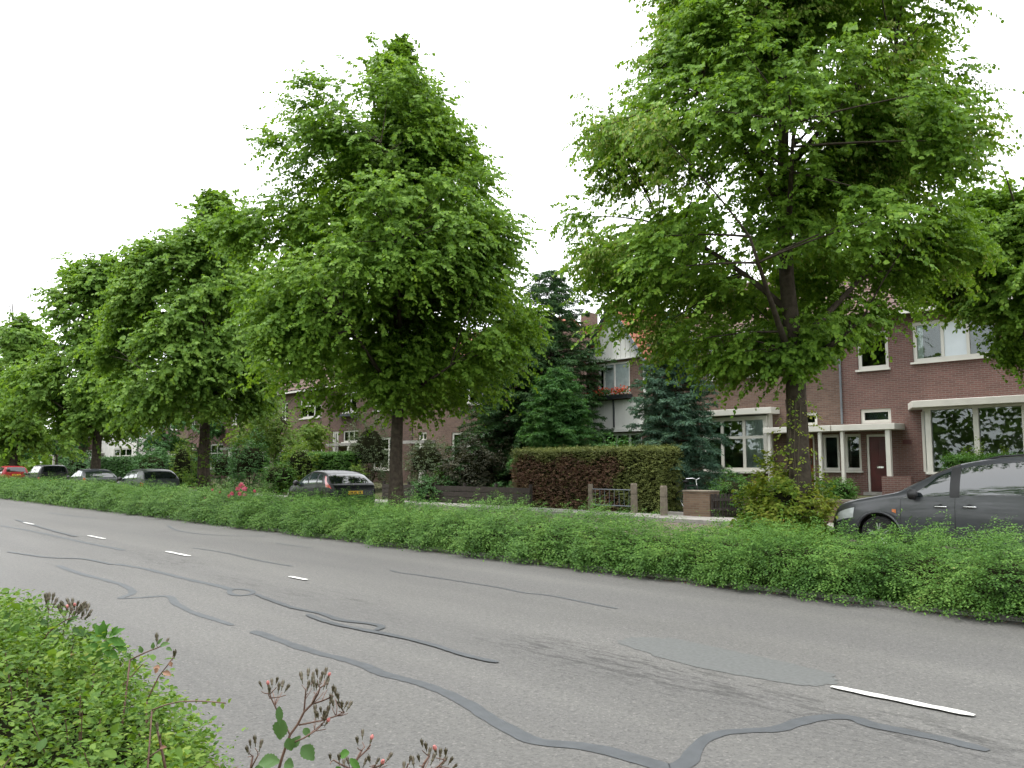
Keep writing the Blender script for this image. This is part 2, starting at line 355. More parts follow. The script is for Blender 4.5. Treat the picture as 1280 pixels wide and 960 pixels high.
def lime_tree(base,prof,depth,seed,ncl,ntw,nlf,leaf,tr,label,mat,bract=0.,tw=1.05,lean=(0,0),fill=.42,name='lime_tree',group=None,cat='tree',bark='bark',wid=.70,front=None,tmpl=T_HEX,zlow=None,lob=8,gap=None):
    """prof: (pixel row, crown left px, crown right px) read at the trunk's depth, turned into real radii per height"""
    rng=np.random.default_rng(seed); base=Vector(base)
    hs=[];rl=[];rr=[]
    for y,xl,xr in prof:
        a=atd(xl,y,depth); b=atd(xr,y,depth); r=Vector((RT[0],RT[1],0))
        hs.append(a.z); rl.append((base-a).dot(r)); rr.append((b-base).dot(r))
    o=np.argsort(hs); hs=np.array(hs)[o]; rl=np.array(rl)[o]; rr=np.array(rr)[o]
    zb,zt=hs[0],hs[-1]
    def RR(h,az):
        l=np.interp(h,hs,rl); r=np.interp(h,hs,rr)
        c=np.cos(az-math.atan2(RT[1],RT[0]))
        fb=np.maximum((l+r)/2,.3)
        if front: fb=np.minimum(fb,front)
        side=np.where(c>0,r,l)
        side=np.maximum(side,.15)
        return 1/np.sqrt((c/side)**2+(1-c*c)/fb**2)
    root=empty(name,base); tag(root,label,cat,group)
    # trunk
    top=zt-.6; n=9
    tp=[];trd=[]
    for i in range(n):
        t=i/(n-1); h=base.z+(top-base.z)*t
        cx=(np.interp(h,hs,rr)-np.interp(h,hs,rl))/2 if h>zb else 0
        k=max(0,(t-.3)/.7)
        off=Vector((RT[0],RT[1],0))*cx*k*.8
        tp.append(Vector((base.x+lean[0]*t,base.y+lean[1]*t,h))+off+Vector((rng.normal(0,.05),rng.normal(0,.05),0))*(i>0))
        trd.append(tr*(1-.93*t**.8))
    mb=trunk_mb(rng,tp,trd)
    TP=np.array([tuple(p) for p in tp]); TH=TP[:,2]
    def axis(h): return np.array([np.interp(h,TH,TP[:,0]),np.interp(h,TH,TP[:,1]),h])
    # clumps, gathered into lobes with hollows between them
    dens=np.maximum(rl+rr,.3); nlb=max(12,ncl//lob)
    lh=rng.uniform(zb,zt,nlb*12); w=np.interp(lh,hs,dens)**1.1; keep=rng.random(len(lh))<w/w.max(); lh=lh[keep]
    la=np.arange(len(lh))*2.399963+rng.normal(0,.3,len(lh))
    if gap:
        ca=math.atan2(-base.y,-base.x); dd=np.abs((la-ca+np.pi)%(2*np.pi)-np.pi); k_=~((lh<gap[0])&(dd<gap[1])); lh,la=lh[k_],la[k_]
    lh,la=lh[:nlb],la[:nlb]; nlb=len(lh)
    lf=np.where(rng.random(nlb)<fill,rng.uniform(.2,.7,nlb),rng.uniform(.80,1.,nlb))
    lid=rng.integers(0,nlb,ncl); m=ncl
    lr=(zt-zb)*.075*rng.uniform(.7,1.3,nlb)[lid]
    loc=np.stack([np.cos(la)*RR(lh,la)*lf,np.sin(la)*RR(lh,la)*lf,lh],1)[lid]+rng.normal(0,1,(m,3))*lr[:,None]*np.array([.8,.8,.5])
    loc[:,2]=np.clip(loc[:,2],zb,zt)
    hh=loc[:,2]; az=np.arctan2(loc[:,1],loc[:,0]); fr=np.minimum(np.hypot(loc[:,0],loc[:,1])/np.maximum(RR(hh,az),.2),1.03)
    Rm=RR(hh,az); hn=(hh-zb)/(zt-zb)
    dirs=np.stack([np.cos(az),np.sin(az),np.zeros(m)],1)
    tip=np.array([[base.x,base.y,0]])+dirs*(Rm*fr)[:,None]; tip[:,2]=hh
    tlc=tw*np.clip(Rm*.5,.45,1.)*rng.uniform(.8,1.25,m)
    O=tip-dirs*(tlc*.8)[:,None]; O[:,2]-=tlc*(.05+.5*hn**2)
    # limbs
    nl=16; limb=[]
    for i in range(nl):
        t=(i+.5)/nl; h=zb+(zt-zb)*(t*.85)
        a=i*2.4+rng.normal(0,.2); st=axis(max(zb-.2,h-1.6*(1-t)-.6)); r=float(RR(np.array([min(h+.5+.9*t,zt-.3)]),np.array([a]))[0])*.62
        en=np.array([base.x+math.cos(a)*r,base.y+math.sin(a)*r,h+.3+.7*t])
        mid=(st+en)/2+np.array([0,0,.35*(1 if t>.25 else -.3)])
        pth=bez(st,mid,en,7); limb.append(np.array(pth))
        r0=tr*.34*(1-.55*t)
        mb.tube(pth,[r0*(1-.8*j/6)+.008 for j in range(7)],6)
    nodes_=np.concatenate(limb+[np.array([axis(h) for h in np.linspace(zb,top,14)])])
    for i in range(m):
        d=np.linalg.norm(nodes_-O[i]-np.array([0,0,-.4]),axis=1); j=int(np.argmin(d)); st=nodes_[j]
        if rng.random()<.4: continue
        mid=(st+O[i])/2+np.array([0,0,.12])
        mb.tube(bez(st,mid,O[i]+dirs[i]*tlc[i]*.4,5),[.026,.020,.015,.010,.004],4,cap=False)
    tro=mb.build('trunk',M[bark],root,base,smooth=True)
    # twigs
    twa=np.repeat(az,ntw)+rng.normal(0,.75,m*ntw)
    el=np.repeat(.05+.9*hn**3,ntw)+rng.normal(0,.42,m*ntw)
    A=np.stack([np.cos(twa)*np.cos(el),np.sin(twa)*np.cos(el),np.sin(el)],1)
    OO=np.repeat(O,ntw,0)+rng.normal(0,1,(m*ntw,3))*np.repeat(tlc,ntw)[:,None]*np.array([.26,.26,.20])
    tl=np.repeat(tlc,ntw)*rng.uniform(.45,.85,m*ntw)
    P,Nn,D,s=sprays(rng,OO,A,tl,nlf,droop=.42,fall=.45,up=.55,out=.6,nj=.42)
    if zlow is not None:
        ok=P[:,2]>zlow; P,Nn,D=P[ok],Nn[ok],D[ok]
    L=leaf*rng.uniform(.65,1.2,len(P))
    leafmesh('crown',P,Nn,D,L,L*wid*1.25,M[mat],root,base,tmpl)
    if bract:
        lp=rng.random(nlb)<bract; pick=lp[lid]&(fr>.5)&(rng.random(m)<.8)
        pk=np.repeat(pick,ntw)
        idx=np.repeat(pk,nlf)&(rng.random(m*ntw*nlf)<.55)
        if zlow is not None: idx=idx[ok]
        Pb=P[idx]+rng.normal(0,.04,(idx.sum(),3)); Db=unit(D[idx]*.5+np.array([0,0,-.8])+rng.normal(0,.3,(idx.sum(),3)))
        Lb=.085*rng.uniform(.7,1.2,len(Pb))
        leafmesh('blossom',Pb,unit(rng.normal(0,1,(len(Pb),3))+UP*.6),Db,Lb,Lb*.42,M['bract'],root,base,T_DIAM)
    return root
def conifer(base,h,rad,seed,label,mat,nb,nsub,nn,name='conifer_tree',lift=.0,droop=.2,nl=.13,nw=.03,z0=.3,prof=.9,cat='conifer',bark='barkd',jag=.35,asym=0.):
    rng=np.random.default_rng(seed); base=Vector(base); root=empty(name,base); tag(root,label,cat)
    mb=trunk_mb(rng,[(base.x,base.y,base.z+h*t) for t in (0,.25,.5,.75,.97)],[rad*.055+.05,rad*.045+.04,.06,.04,.012],10,1.3)
    P_=[];N_=[];D_=[]
    for i in range(nb):
        t=((i+rng.random())/nb)**1.15
        z=z0+(h-z0)*t; a=i*2.399963+rng.normal(0,.2)
        Lb=rad*max((1-t)**prof,.03)*rng.uniform(1-jag,1+jag*.6)*(1+asym*math.cos(a-math.atan2(RT[1],RT[0])))
        d=np.array([math.cos(a),math.sin(a),0]); el=lift+.5*t
        n=7; ss=np.linspace(0,1,n)
        path=np.array([base.x,base.y,base.z+z])+d*(ss*Lb)[:,None]; path[:,2]+=Lb*(el*ss-droop*ss**2*1.6)
        mb.tube(path,[max(.006,.022*Lb*(1-q*.9)) for q in ss],4,cap=False)
        k=max(4,int(nsub*Lb/rad+2))
        s=rng.uniform(.12,1.,k); O=np.stack([np.interp(s,ss,path[:,j]) for j in range(3)],1)
        sd=np.cross(d,UP); sg=np.where(rng.random(k)<.5,1.,-1.)
        A=d[None,:]*.75+sd[None,:]*sg[:,None]*rng.uniform(.3,1.,k)[:,None]+np.array([0,0,1])*rng.normal(.05,.2,k)[:,None]
        tl=.42*Lb**.6*(1.15-s)*rng.uniform(.7,1.2,k)+.12
        P,Nn,D,_=sprays(rng,O,A,tl,nn,droop=.22,jit=.3,up=.9,spread=.6,s0=.02,fall=.15)
        P_.append(P);N_.append(Nn);D_.append(D)
    mb.build('trunk',M[bark],root,base,smooth=True)
    P=np.concatenate(P_); L=nl*rng.uniform(.6,1.3,len(P))
    leafmesh('crown',P,np.concatenate(N_),np.concatenate(D_),L,L*nw/nl,M[mat],root,base,T_DIAM)
    return root
def shrub(base,rx,ry,h,seed,label,mat,ntw,k,leaf,name='shrub',cat='shrub',tl=.4,core=.62,wid=.6,upb=.35,stems=True,droop=.3,lumps=.2,part='foliage',tmpl=T_DIAM,zc=.45,power=2.):
    """a leafy dome: twigs start inside an uneven ellipsoid and push out through it"""
    rng=np.random.default_rng(seed); base=Vector(base); root=empty(name,base); tag(root,label,cat)
    v=unit(rng.normal(0,1,(ntw,3))); hx=np.linalg.norm(v[:,:2],axis=1,keepdims=True); v[:,:2]=np.where(v[:,2:3]<0,v[:,:2]/np.maximum(hx,.2)*np.maximum(hx,.88),v[:,:2])
    ph=rng.random(6)*6.28
    lum=1+lumps*(np.sin(v[:,0]*4+ph[0])*np.sin(v[:,1]*5+ph[1])+.6*np.sin(v[:,2]*7+ph[2]+v[:,0]*5))
    sup=(np.abs(v)**power).sum(1)**(-1/power) if power!=2. else 1.
    depth=rng.uniform(.72,1.,ntw)**.7
    c=np.array([base.x,base.y,base.z+h*zc]); sz=np.array([rx,ry,h*(1-zc)])
    rad=lum*depth*sup
    E=v*rad[:,None]*np.where(v[:,2:3]<0,np.array([rx,ry,h*zc]),sz)
    T=tl*rng.uniform(.6,1.3,ntw)
    A=unit(v*.8+UP*upb+rng.normal(0,.35,(ntw,3)))
    O=c+E-A*(T*.75)[:,None]
    P,Nn,D,s=sprays(rng,O,A,T,k,droop=droop)
    keep=P[:,2]>base.z+.01; P,Nn,D=P[keep],Nn[keep],D[keep]
    L=leaf*rng.uniform(.65,1.25,len(P))
    leafmesh(part,P,Nn,D,L,L*wid,M[mat],root,base,tmpl)
    mb=MB()
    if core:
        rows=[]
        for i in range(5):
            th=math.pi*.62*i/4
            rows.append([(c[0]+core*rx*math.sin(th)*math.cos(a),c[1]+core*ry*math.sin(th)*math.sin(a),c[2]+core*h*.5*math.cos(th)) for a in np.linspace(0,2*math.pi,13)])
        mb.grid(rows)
    for i in range(12 if stems else 6):
        j=rng.integers(0,ntw); mb.tube([(base.x+rng.normal(0,.05),base.y+rng.normal(0,.05),base.z-.05),tuple((c+np.array(base)*1.)/2+E[j]*.3),tuple(O[j])],[.022,.015,.006],4,cap=False)
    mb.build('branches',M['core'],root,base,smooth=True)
    return root
def boxhedge(x0,x1,y0,y1,z0,z1,seed,label,mat,dens,leaf,name='hedge',cat='hedge',k=5,tl=.16,dead=None,wid=.6,rough=.05):
    rng=np.random.default_rng(seed); org=Vector(((x0+x1)/2,(y0+y1)/2,z0)); root=empty(name,org); tag(root,label,cat)
    fs=[((x0,y0,z0),(x1-x0,0,0),(0,0,z1-z0),(0,-1,.25)),((x0,y0,z1),(x1-x0,0,0),(0,y1-y0,0),(0,0,1)),
        ((x1,y0,z0),(0,y1-y0,0),(0,0,z1-z0),(1,0,.25)),((x0,y0,z0),(0,y1-y0,0),(0,0,z1-z0),(-1,0,.25)),((x0,y1,z0),(x1-x0,0,0),(0,0,z1-z0),(0,1,.25))]
    Os=[];As=[]
    for o,a,b,n in fs:
        o,a,b,n=map(lambda q:np.array(q,float),(o,a,b,n)); c=int(np.linalg.norm(a)*np.linalg.norm(b)*dens)
        q=o+a*rng.random((c,1))+b*rng.random((c,1)); n=unit(n)
        Os.append(q+n*rng.normal(-.05,rough,(c,1))-n*tl*.6); As.append(n+rng.normal(0,.5,(c,3)))
    O=np.concatenate(Os);A=np.concatenate(As)
    P,Nn,D,s=sprays(rng,O,A,tl*rng.uniform(.7,1.3,len(O)),k,droop=.15,s0=.3)
    keep=P[:,2]>z0; P,Nn,D=P[keep],Nn[keep],D[keep]
    L=leaf*rng.uniform(.7,1.25,len(P))
    if dead is not None:
        xd,zd=dead; edge=xd+.25*np.sin(P[:,2]*5)+rng.normal(0,.12,len(P))
        dm=(P[:,0]<edge)&(P[:,2]<zd+.12*np.sin(P[:,0]*3)+rng.normal(0,.08,len(P)))&(P[:,1]<y0+.35)&(rng.random(len(P))<.92)
        o=leafmesh('dead_foliage',P[dm],Nn[dm],D[dm],L[dm],L[dm]*.3,M['dead'],root,org); o['label']='brown dead side of the clipped hedge'
        P,Nn,D,L=P[~dm],Nn[~dm],D[~dm],L[~dm]
    leafmesh('foliage',P,Nn,D,L,L*wid,M[mat],root,org)
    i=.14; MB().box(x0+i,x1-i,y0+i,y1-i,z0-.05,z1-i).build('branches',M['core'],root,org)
    return root
# ================================================================== SETTING
def strip(name,y0,y1,z,mat,x0=-400,x1=120,th=0.):
    mb=MB()
    if th: mb.box(x0,x1,y0,y1,z-th,z)
    else: mb.add([(x0,y0,z),(x1,y0,z),(x1,y1,z),(x0,y1,z)],[(0,1,2,3)])
    return tag(mb.build(name,mat),kind='structure')
ys=[-900,-60,0.5,1.9,9.9,19.4]+[19.5+.5*i for i in range(19)]+[34,60,200,1500]
xs=[-1500,-400,-200,-100,-50,0,50,120,400,1200]
tag(MB().grid([[(x,y,gz(y)-.03) for y in ys] for x in xs]).build('ground',M['ground'],smooth=True),kind='structure')
strip('road',1.95,9.78,0.,M['road'])
strip('planting_bed',9.93,12.55,.04,M['soil'])
strip('kerb',9.78,9.93,.045,M['kerb'],th=.15)
strip('kerb',1.8,1.95,.02,M['soil'],th=.15)
strip('kerb',12.55,12.7,.10,M['kerb'],th=.15)
strip('parking_strip',12.7,16.9,.03,M['paver'])
strip('service_road',16.9,19.3,.034,M['paver'])
strip('pavement',19.45,20.95,.135,M['pave'])
strip('kerb',19.3,19.45,.14,M['kerb'],th=.16)

rngS=random.Random(5)
def ribbon(name,px,width,mat,z=.004,close=False,wob=.36):
    pts=[atz(x,y) for x,y in px]
    # resample with a smooth curve
    out=[]
    n=len(pts)
    for i in range(n-1):
        p0=pts[max(i-1,0)];p1=pts[i];p2=pts[i+1];p3=pts[min(i+2,n-1)]
        k=max(3,int((p2-p1).length/.05))
        for j in range(k):
            t=j/k; out.append(.5*((2*p1)+(p2-p0)*t+(2*p0-5*p1+4*p2-p3)*t*t+(3*p1-p0-3*p2+p3)*t**3))
    out.append(pts[-1])
    L=[];Rr=[]; wl=wr=0
    for i,p in enumerate(out):
        t=(out[min(i+1,len(out)-1)]-out[max(i-1,0)]); t.z=0; t.normalize(); s=Vector((-t.y,t.x,0))
        wl=.82*wl+rngS.uniform(-1,1)*wob*.4; wr=.82*wr+rngS.uniform(-1,1)*wob*.4
        e=min(1,.55+.25*min(i,len(out)-1-i))
        w=width/2*e
        a=p+s*w*(1+wl); b=p-s*w*(1+wr); L.append((a.x,a.y,z)); Rr.append((b.x,b.y,z))
    return tag(MB().grid([L,Rr]).build(name,mat),kind='structure')
ribbon('tar_seal',[(317,789),(350,801),(400,817),(450,830),(480,842),(520,853),(555,865),(585,880),(610,897),(640,913),(665,925),(690,929),(725,932),(765,940),(805,952),(838,961),(858,953),(871,935),(885,923),(910,915),(970,912),(1000,903),(1035,897),(1065,898),(1090,907),(1140,917),(1190,927),(1235,939)],.105,M['seal'])
ribbon('tar_seal',[(72,707),(100,717),(135,726),(155,732),(165,741),(150,748),(170,747.5),(210,745.5),(220,755),(240,765),(270,775),(290,782)],.10,M['seal_old'])
ribbon('tar_seal',[(145,705),(185,712),(225,722),(270,732),(290,738)],.10,M['seal_old'])
ribbon('tar_seal',[(288,737),(296,736.5),(312,738),(316,741.5),(306,744.5),(292,744),(286,740),(290,737)],.07,M['seal_old'],z=.006)
ribbon('tar_seal',[(320,743),(340,751),(370,761),(400,767),(425,775),(465,780.5),(477,784),(470,788.5)],.08,M['seal'],z=.008)
ribbon('tar_seal',[(385,768.5),(400,775),(425,782),(465,790),(500,797),(540,807),(580,820),(622,829)],.08,M['seal'],z=.010)
ribbon('tar_seal',[(241,685),(280,691),(320,700),(365,708)],.06,M['seal'])
ribbon('tar_seal',[(345,679),(365,682),(390,685)],.05,M['seal_old'])
ribbon('tar_seal',[(488,713),(500,716),(530,720),(575,727),(620,734),(655,741),(690,745),(740,755),(772,761)],.05,M['seal'])
ribbon('tar_seal',[(210,657),(225,664),(270,669),(330,670.5)],.08,M['seal_old'])
ribbon('tar_seal',[(0,657),(45,665),(100,677),(155,688)],.11,M['seal_old'])
ribbon('tar_seal',[(60,641),(90,645),(120,648)],.10,M['seal_old'])
ribbon('tar_seal',[(10,690),(60,697),(105,699),(140,706)],.08,M['seal_old'],z=.008)
ribbon('tar_seal',[(20,650),(60,662),(95,671)],.09,M['seal_old'],z=.012)
pq=[atz(*q,.003) for q in [(788,796),(842,798),(905,811),(975,826),(1050,844),(1036,858),(1000,857),(930,845),(870,834),(820,820),(770,803)]]
pp=[]
for i in range(len(pq)):
    q0,q1=pq[i],pq[(i+1)%len(pq)]
    for t in np.linspace(0,1,9)[:-1]:
        v=q0.lerp(q1,t); pp.append(Vector((v.x+rngS.uniform(-.05,.05),v.y+rngS.uniform(-.012,.012),.003)))
tag(MB().add(pp,[tuple(range(len(pp)))]).build('road_patch',M['patch']),kind='structure')
def dash(xa,xb,ya,wid=.10):
    r=random.Random(int(xa*10)); n=14
    a=[];b=[]
    for i in range(n+1):
        x=xa+(xb-xa)*i/n; e=.45 if i in(0,n) else 1
        a.append((x,ya-wid/2*e*r.uniform(.8,1.1),.014)); b.append((x,ya+wid/2*e*r.uniform(.8,1.1),.014))
    tag(MB().grid([a,b]).build('road_marking',M['paint']),kind='structure')
for xa,xb,w in [(-3.0,-2.04,.09),(-11.2,-10.7,.085),(-16.05,-14.9,.1),(-20.9,-19.7,.1)]: dash(xa,xb,5.9,w)
for k in range(1,18): dash(-20.9-4.7*k*1.3,-19.8-4.7*k*1.3,5.9,.1)

# ------------------------------------------------------------------ low hedge along the road
def long_hedge():
    org=Vector((-20,11,0.06)); root=empty('hedge',org)
    tag(root,'long low untrimmed hedge with arching sprays along the far edge of the road','hedge')
    rng=np.random.default_rng(11)
    def top(x): return .57+.06*np.sin(x*.9)+.05*np.sin(x*2.3+1)+.03*np.sin(x*5.1)+.10*sstep(-4.5,-2,x)+.09*sstep(20,42,-x)-.05*sstep(-9.5,-7.5,x)*sstep(-3.,-4.5,x)
    def sec(u,x):  # u 0..1 from road edge over the top to the back
        h=top(x); a=np.pi*u
        yc=11.05; ry=1.40+.035*np.sin(x*1.7)+.03*np.sin(x*3.9+2)
        return yc-ry*np.sign(np.cos(a))*np.abs(np.cos(a))**.62, .03+h*np.abs(np.sin(a))**.62
    Ps=[];Ns=[];Ds=[];Ls=[]
    for xa,xb,dn,k,leaf,tl in [(4,-8,330,13,.034,.36),(-8,-20,260,12,.040,.38),(-20,-34,170,11,.052,.42),(-34,-60,90,9,.08,.5),(-60,-130,30,8,.14,.65)]:
        c=int(abs(xb-xa)*4.2*dn); x=rng.uniform(xb,xa,c); u=rng.random(c)**1.25*.9
        y,z=sec(u,x); y2,z2=sec(np.clip(u+.03,0,1),x)
        n=np.stack([rng.normal(0,.35,c),-(z2-z),np.abs(y2-y)+.0],1); n=unit(np.stack([n[:,0]*.06,n[:,1],n[:,2]],1))
        n[:,1]=np.where(u<.5,-np.abs(n[:,1]),np.abs(n[:,1]))
        lum=.08*np.sin(x*2.1+u*6)+.09*np.sin(x*4.7-u*8)+.08*np.sin(x*9.1+u*17)+.06*np.sin(x*15.3-u*23)
        O=np.stack([x,y,z+.05],1)+n*(lum[:,None]-.16+rng.normal(0,.07,(c,1)))
        A=n*.55+np.stack([rng.normal(.55,.30,c),rng.normal(-.30,.25,c),rng.normal(.12,.22,c)],1)
        T=tl*1.2*rng.uniform(.5,1.25,c); lng=rng.random(c)<.05; T=np.where(lng,T*1.45,T); A[lng,2]+=.7
        P,Nn,D,s=sprays(rng,O,A,T,k,droop=.40,jit=.18,up=1.0,spread=.8,fall=.2,nj=.3)
        ok=P[:,2]>.03; P,Nn,D=P[ok],Nn[ok],D[ok]
        Ps.append(P);Ns.append(Nn);Ds.append(D);Ls.append(leaf*rng.uniform(.6,1.25,len(P)))
    P=np.concatenate(Ps);L=np.concatenate(Ls)
    leafmesh('foliage',P,np.concatenate(Ns),np.concatenate(Ds),L,L*.6,M['hedge'],root,org)
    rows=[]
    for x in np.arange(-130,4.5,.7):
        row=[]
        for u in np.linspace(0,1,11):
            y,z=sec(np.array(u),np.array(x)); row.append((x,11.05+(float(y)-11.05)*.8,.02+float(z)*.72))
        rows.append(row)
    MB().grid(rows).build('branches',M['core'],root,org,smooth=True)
long_hedge()

# ------------------------------------------------------------------ street trees
def dep(p): return p.x*FW[0]+p.y*FW[1]
def tbase(px,Y): return Vector((xat(px,Y),Y,.03))
b=tbase(1001,15.2)
lime_tree(b,[(450,885,1010),(430,835,1045),(400,750,1105),(374,702,1165),(345,708,1212),(285,714,1218),(225,694,1204),(190,690,1188),(160,745,1186),(110,776,1182),(60,806,1186),(10,806,1196),(-60,812,1170),(-150,850,1110),(-210,930,1040)],
    dep(b),21,500,32,18,.085,.25,'big street lime tree with pale flower bracts, creeper round its trunk','lime',bract=.5,tw=.9,gap=(4.9,.6),lob=5,lean=(-.1,0),fill=.40,group='lime trees along the parked cars')
b=tbase(497,15.2)
lime_tree(b,[(490,360,612),(470,312,632),(440,275,662),(400,262,682),(340,258,684),(300,262,672),(270,318,662),(240,345,640),(220,330,630),(180,314,592),(130,328,566),(105,362,548),(75,405,512),(52,440,462)],
    dep(b),22,560,30,16,.118,.24,'tall broad street lime tree with a pointed crown right of the black hatchback','lime',tw=1.25,lob=6,fill=.42,group='lime trees along the parked cars')
b=tbase(257,15.2)
lime_tree(b,[(508,140,330),(488,106,340),(450,108,350),(400,128,350),(360,150,345),(320,163,335),(290,178,315),(262,205,296),(243,225,265)],
    dep(b),23,340,26,14,.165,.30,'dark trunked street lime tree with a ragged top left of the tallest crown','lime2',tw=1.35,lob=5,fill=.36,group='lime trees along the parked cars')
b=tbase(120,15.2)
lime_tree(b,[(536,24,200),(516,4,200),(480,8,190),(430,30,185),(390,42,185),(350,50,172),(325,66,150),(303,90,122)],
    dep(b),24,260,22,13,.21,.32,'street lime tree with a rounded top behind the blue grey hatchback','lime2',tw=1.5,lob=5,fill=.36,group='lime trees along the parked cars')
b=tbase(18,15.2)
lime_tree(b,[(560,-60,90),(520,-70,80),(450,-60,70),(400,-40,56),(375,-20,40),(358,0,22)],
    dep(b),25,160,20,12,.27,.32,'street lime tree cut off at the left edge above the red car','lime2',tw=1.5,lob=5,fill=.36,group='lime trees along the parked cars',tmpl=T_DIAM)
b=tbase(-70,15.2)
lime_tree(b,[(568,-130,20),(500,-140,30),(420,-120,10),(385,-90,-40)],
    dep(b),26,110,10,14,.32,.32,'farthest street lime tree past the red car','lime2',tw=2.2,group='lime trees along the parked cars',tmpl=T_DIAM)
# garden tree at the right edge
b=Vector((xat(1300,24.),24.,gz(24)))
lime_tree(b,[(440,1258,1420),(415,1240,1440),(385,1200,1450),(345,1140,1440),(270,1142,1400),(232,1180,1360)],
    dep(b),27,300,26,15,.10,.16,'garden tree in front of the red brick house at the right edge','lime',tw=.85,fill=.4,bract=.2,lob=5,name='garden_tree')
# background garden trees behind the parked cars
for i,(px,Y,yt,hw,lf,mt,lab) in enumerate([(345,23.5,470,70,.13,'lite','young yellow green garden tree left of the black hatchback'),
    (205,24.5,440,75,.17,'box','dark garden tree behind the hedge between two street limes'),
    (70,25.,430,70,.22,'box','dark garden tree behind the black van'),(-40,25,440,70,.26,'olive','dull garden tree behind the red car'),
    (140,33,420,70,.25,'lime2','tall garden tree in front of the far houses'),(300,32,455,60,.16,'box','dark tree beside the far brick house left of the tallest lime'),]):
    b=Vector((xat(px,Y),Y,gz(Y)))
    lime_tree(b,[(575,px-hw*.8,px+hw*.8),(545,px-hw,px+hw),((545+yt)//2,px-hw*.9,px+hw*.9),(yt+12,px-hw*.45,px+hw*.45),(yt,px-10,px+10)],dep(b),40+i,90,11,14,lf,.12,lab,mt,tw=1.3,name='garden_tree',tmpl=T_DIAM)

for j,(xa,xb,ya,yb,hh) in enumerate([(-215,-190,-60,12,10),(-170,-128,22,44,8)]):
    rng=np.random.default_rng(300+j); n=1500
    X=rng.uniform(xa,xb,n); Yq=rng.uniform(ya,yb,n); h=hh+2*np.sin(Yq*.3)+1.5*np.sin(X*.4)
    P,Nn,D,s=sprays(rng,np.stack([X,Yq,rng.random(n)*h],1),rng.normal(0,1,(n,3))*np.array([1,1,.5]),2.,8,droop=.3)
    tag(leafmesh('treeline',P,Nn,D,.8*rng.uniform(.6,1.2,len(P)),.6,M['lime2'],None,(0,0,0),T_DIAM),kind='stuff')
# ------------------------------------------------------------------ conifers
def at_garden(px,Y): return Vector((xat(px,Y),Y,gz(Y)))
def hgt(px,py,Y,base): return aty(px,py,Y).z-base.z
b=at_garden(845,24.); conifer(b,hgt(845,388,24,b),2.15,31,'loose blue green cedar in front of the white gabled house','cedar',230,34,24,name='cedar_tree',lift=-.02,droop=.10,nl=.11,nw=.028,z0=.2,prof=.62,jag=.4,bark='twig')
b=at_garden(690,26.); conifer(b,hgt(693,338,26,b),3.4,32,'tall dark conifer with layered feathery boughs between the two big limes','conif',240,36,24,lift=.05,droop=.14,nl=.15,nw=.035,z0=.3,prof=.55,jag=.35)
b=at_garden(640,25.); conifer(b,hgt(640,380,25,b),3.0,33,'dark conifer at the right foot of the tallest lime','conif',220,34,22,lift=.03,droop=.2,nl=.15,nw=.035,z0=.2,prof=.5)
b=at_garden(696,23.6); conifer(b,hgt(696,462,23.6,b),1.8,34,'brighter green bushy conifer above the clipped brown hedge','conif2',200,32,24,lift=.12,droop=.16,nl=.12,nw=.03,z0=.2,prof=.45)
# ------------------------------------------------------------------ clipped hedges
x0,x1=xat(640,21.4),xat(826,21.4)
boxhedge(x0,x1,21.4,22.5,gz(21.4)-.02,aty(760,559,21.4).z,51,'clipped conifer hedge with a big brown dead patch, beside the concrete posts','thuja',420,.055,dead=(xat(770,21.4),aty(700,573,21.4).z),wid=.42,k=6)
Y=22.5; boxhedge(xat(345,Y),xat(433,Y),Y,Y+1,gz(Y)-.02,aty(400,566,Y).z,52,'fresh green clipped hedge behind the black hatchback','priv',160,.085,k=5)
Y=22.5; boxhedge(xat(120,Y),xat(232,Y),Y,Y+1.2,gz(Y)-.02,aty(180,571,Y).z,53,'low dark clipped hedge behind the two left hatchbacks','box',70,.13,k=5,tl=.25)
Y=23.5; boxhedge(xat(1178,Y),xat(1330,Y),Y,Y+.9,gz(Y)-.02,aty(1240,569,Y).z,54,'clipped green hedge between the grey people carrier and the bay window','priv',600,.045,k=5)
# ------------------------------------------------------------------ shrubs
def shr(px,Y,ytop,hwpx,seed,label,mat,ntw,k,leaf,**kw):
    b=at_garden(px,Y); d=dep(b); r=hwpx/FPX*d
    return shrub(b,r,kw.pop('ry',min(r,1.2)),hgt(px,ytop,Y,b),seed,label,mat,ntw,k,leaf,**kw)
shr(313,20.6,540,27,61,'round dark evergreen bush behind the pink roses','box',900,8,.09,tl=.4)
shr(375,21.5,546,24,62,'bright yellow green shrub left of the clipped hedge','lite',420,8,.11,tl=.6)
shr(350,20.4,572,26,63,'low green shrub in front of the clipped hedge','priv',420,8,.09,tl=.5)
shr(462,24,512,34,64,'tall dull olive shrub between the black hatchback and the lime trunk','olive',1100,8,.085,tl=.6,lumps=.35)
shr(535,25,540,34,65,'dull olive shrub right of the lime trunk','olive',900,8,.085,tl=.6,lumps=.35)
shr(447,22,575,12,66,'small pale leaved shrub against the olive shrub','lite',160,7,.09,tl=.4)
shr(555,22.4,578,16,67,'small bright shrub in the shade of the dark conifers','priv',240,8,.08,tl=.4)
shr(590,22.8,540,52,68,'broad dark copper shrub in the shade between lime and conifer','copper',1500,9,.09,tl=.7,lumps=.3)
shr(630,21.8,600,22,69,'low green bush at the left end of the clipped hedge','box',320,8,.08,tl=.4)
shr(545,21.6,592,40,70,'low dark bush along the garden fence','box',600,8,.08,tl=.4)
shr(770,25.5,540,38,71,'light green bush between the clipped hedge and the gabled house','conif2',600,9,.09,tl=.5)
shr(925,22.4,590,40,72,'rose bush in the front garden behind the slatted gate','priv',800,8,.06,tl=.45,lumps=.35)
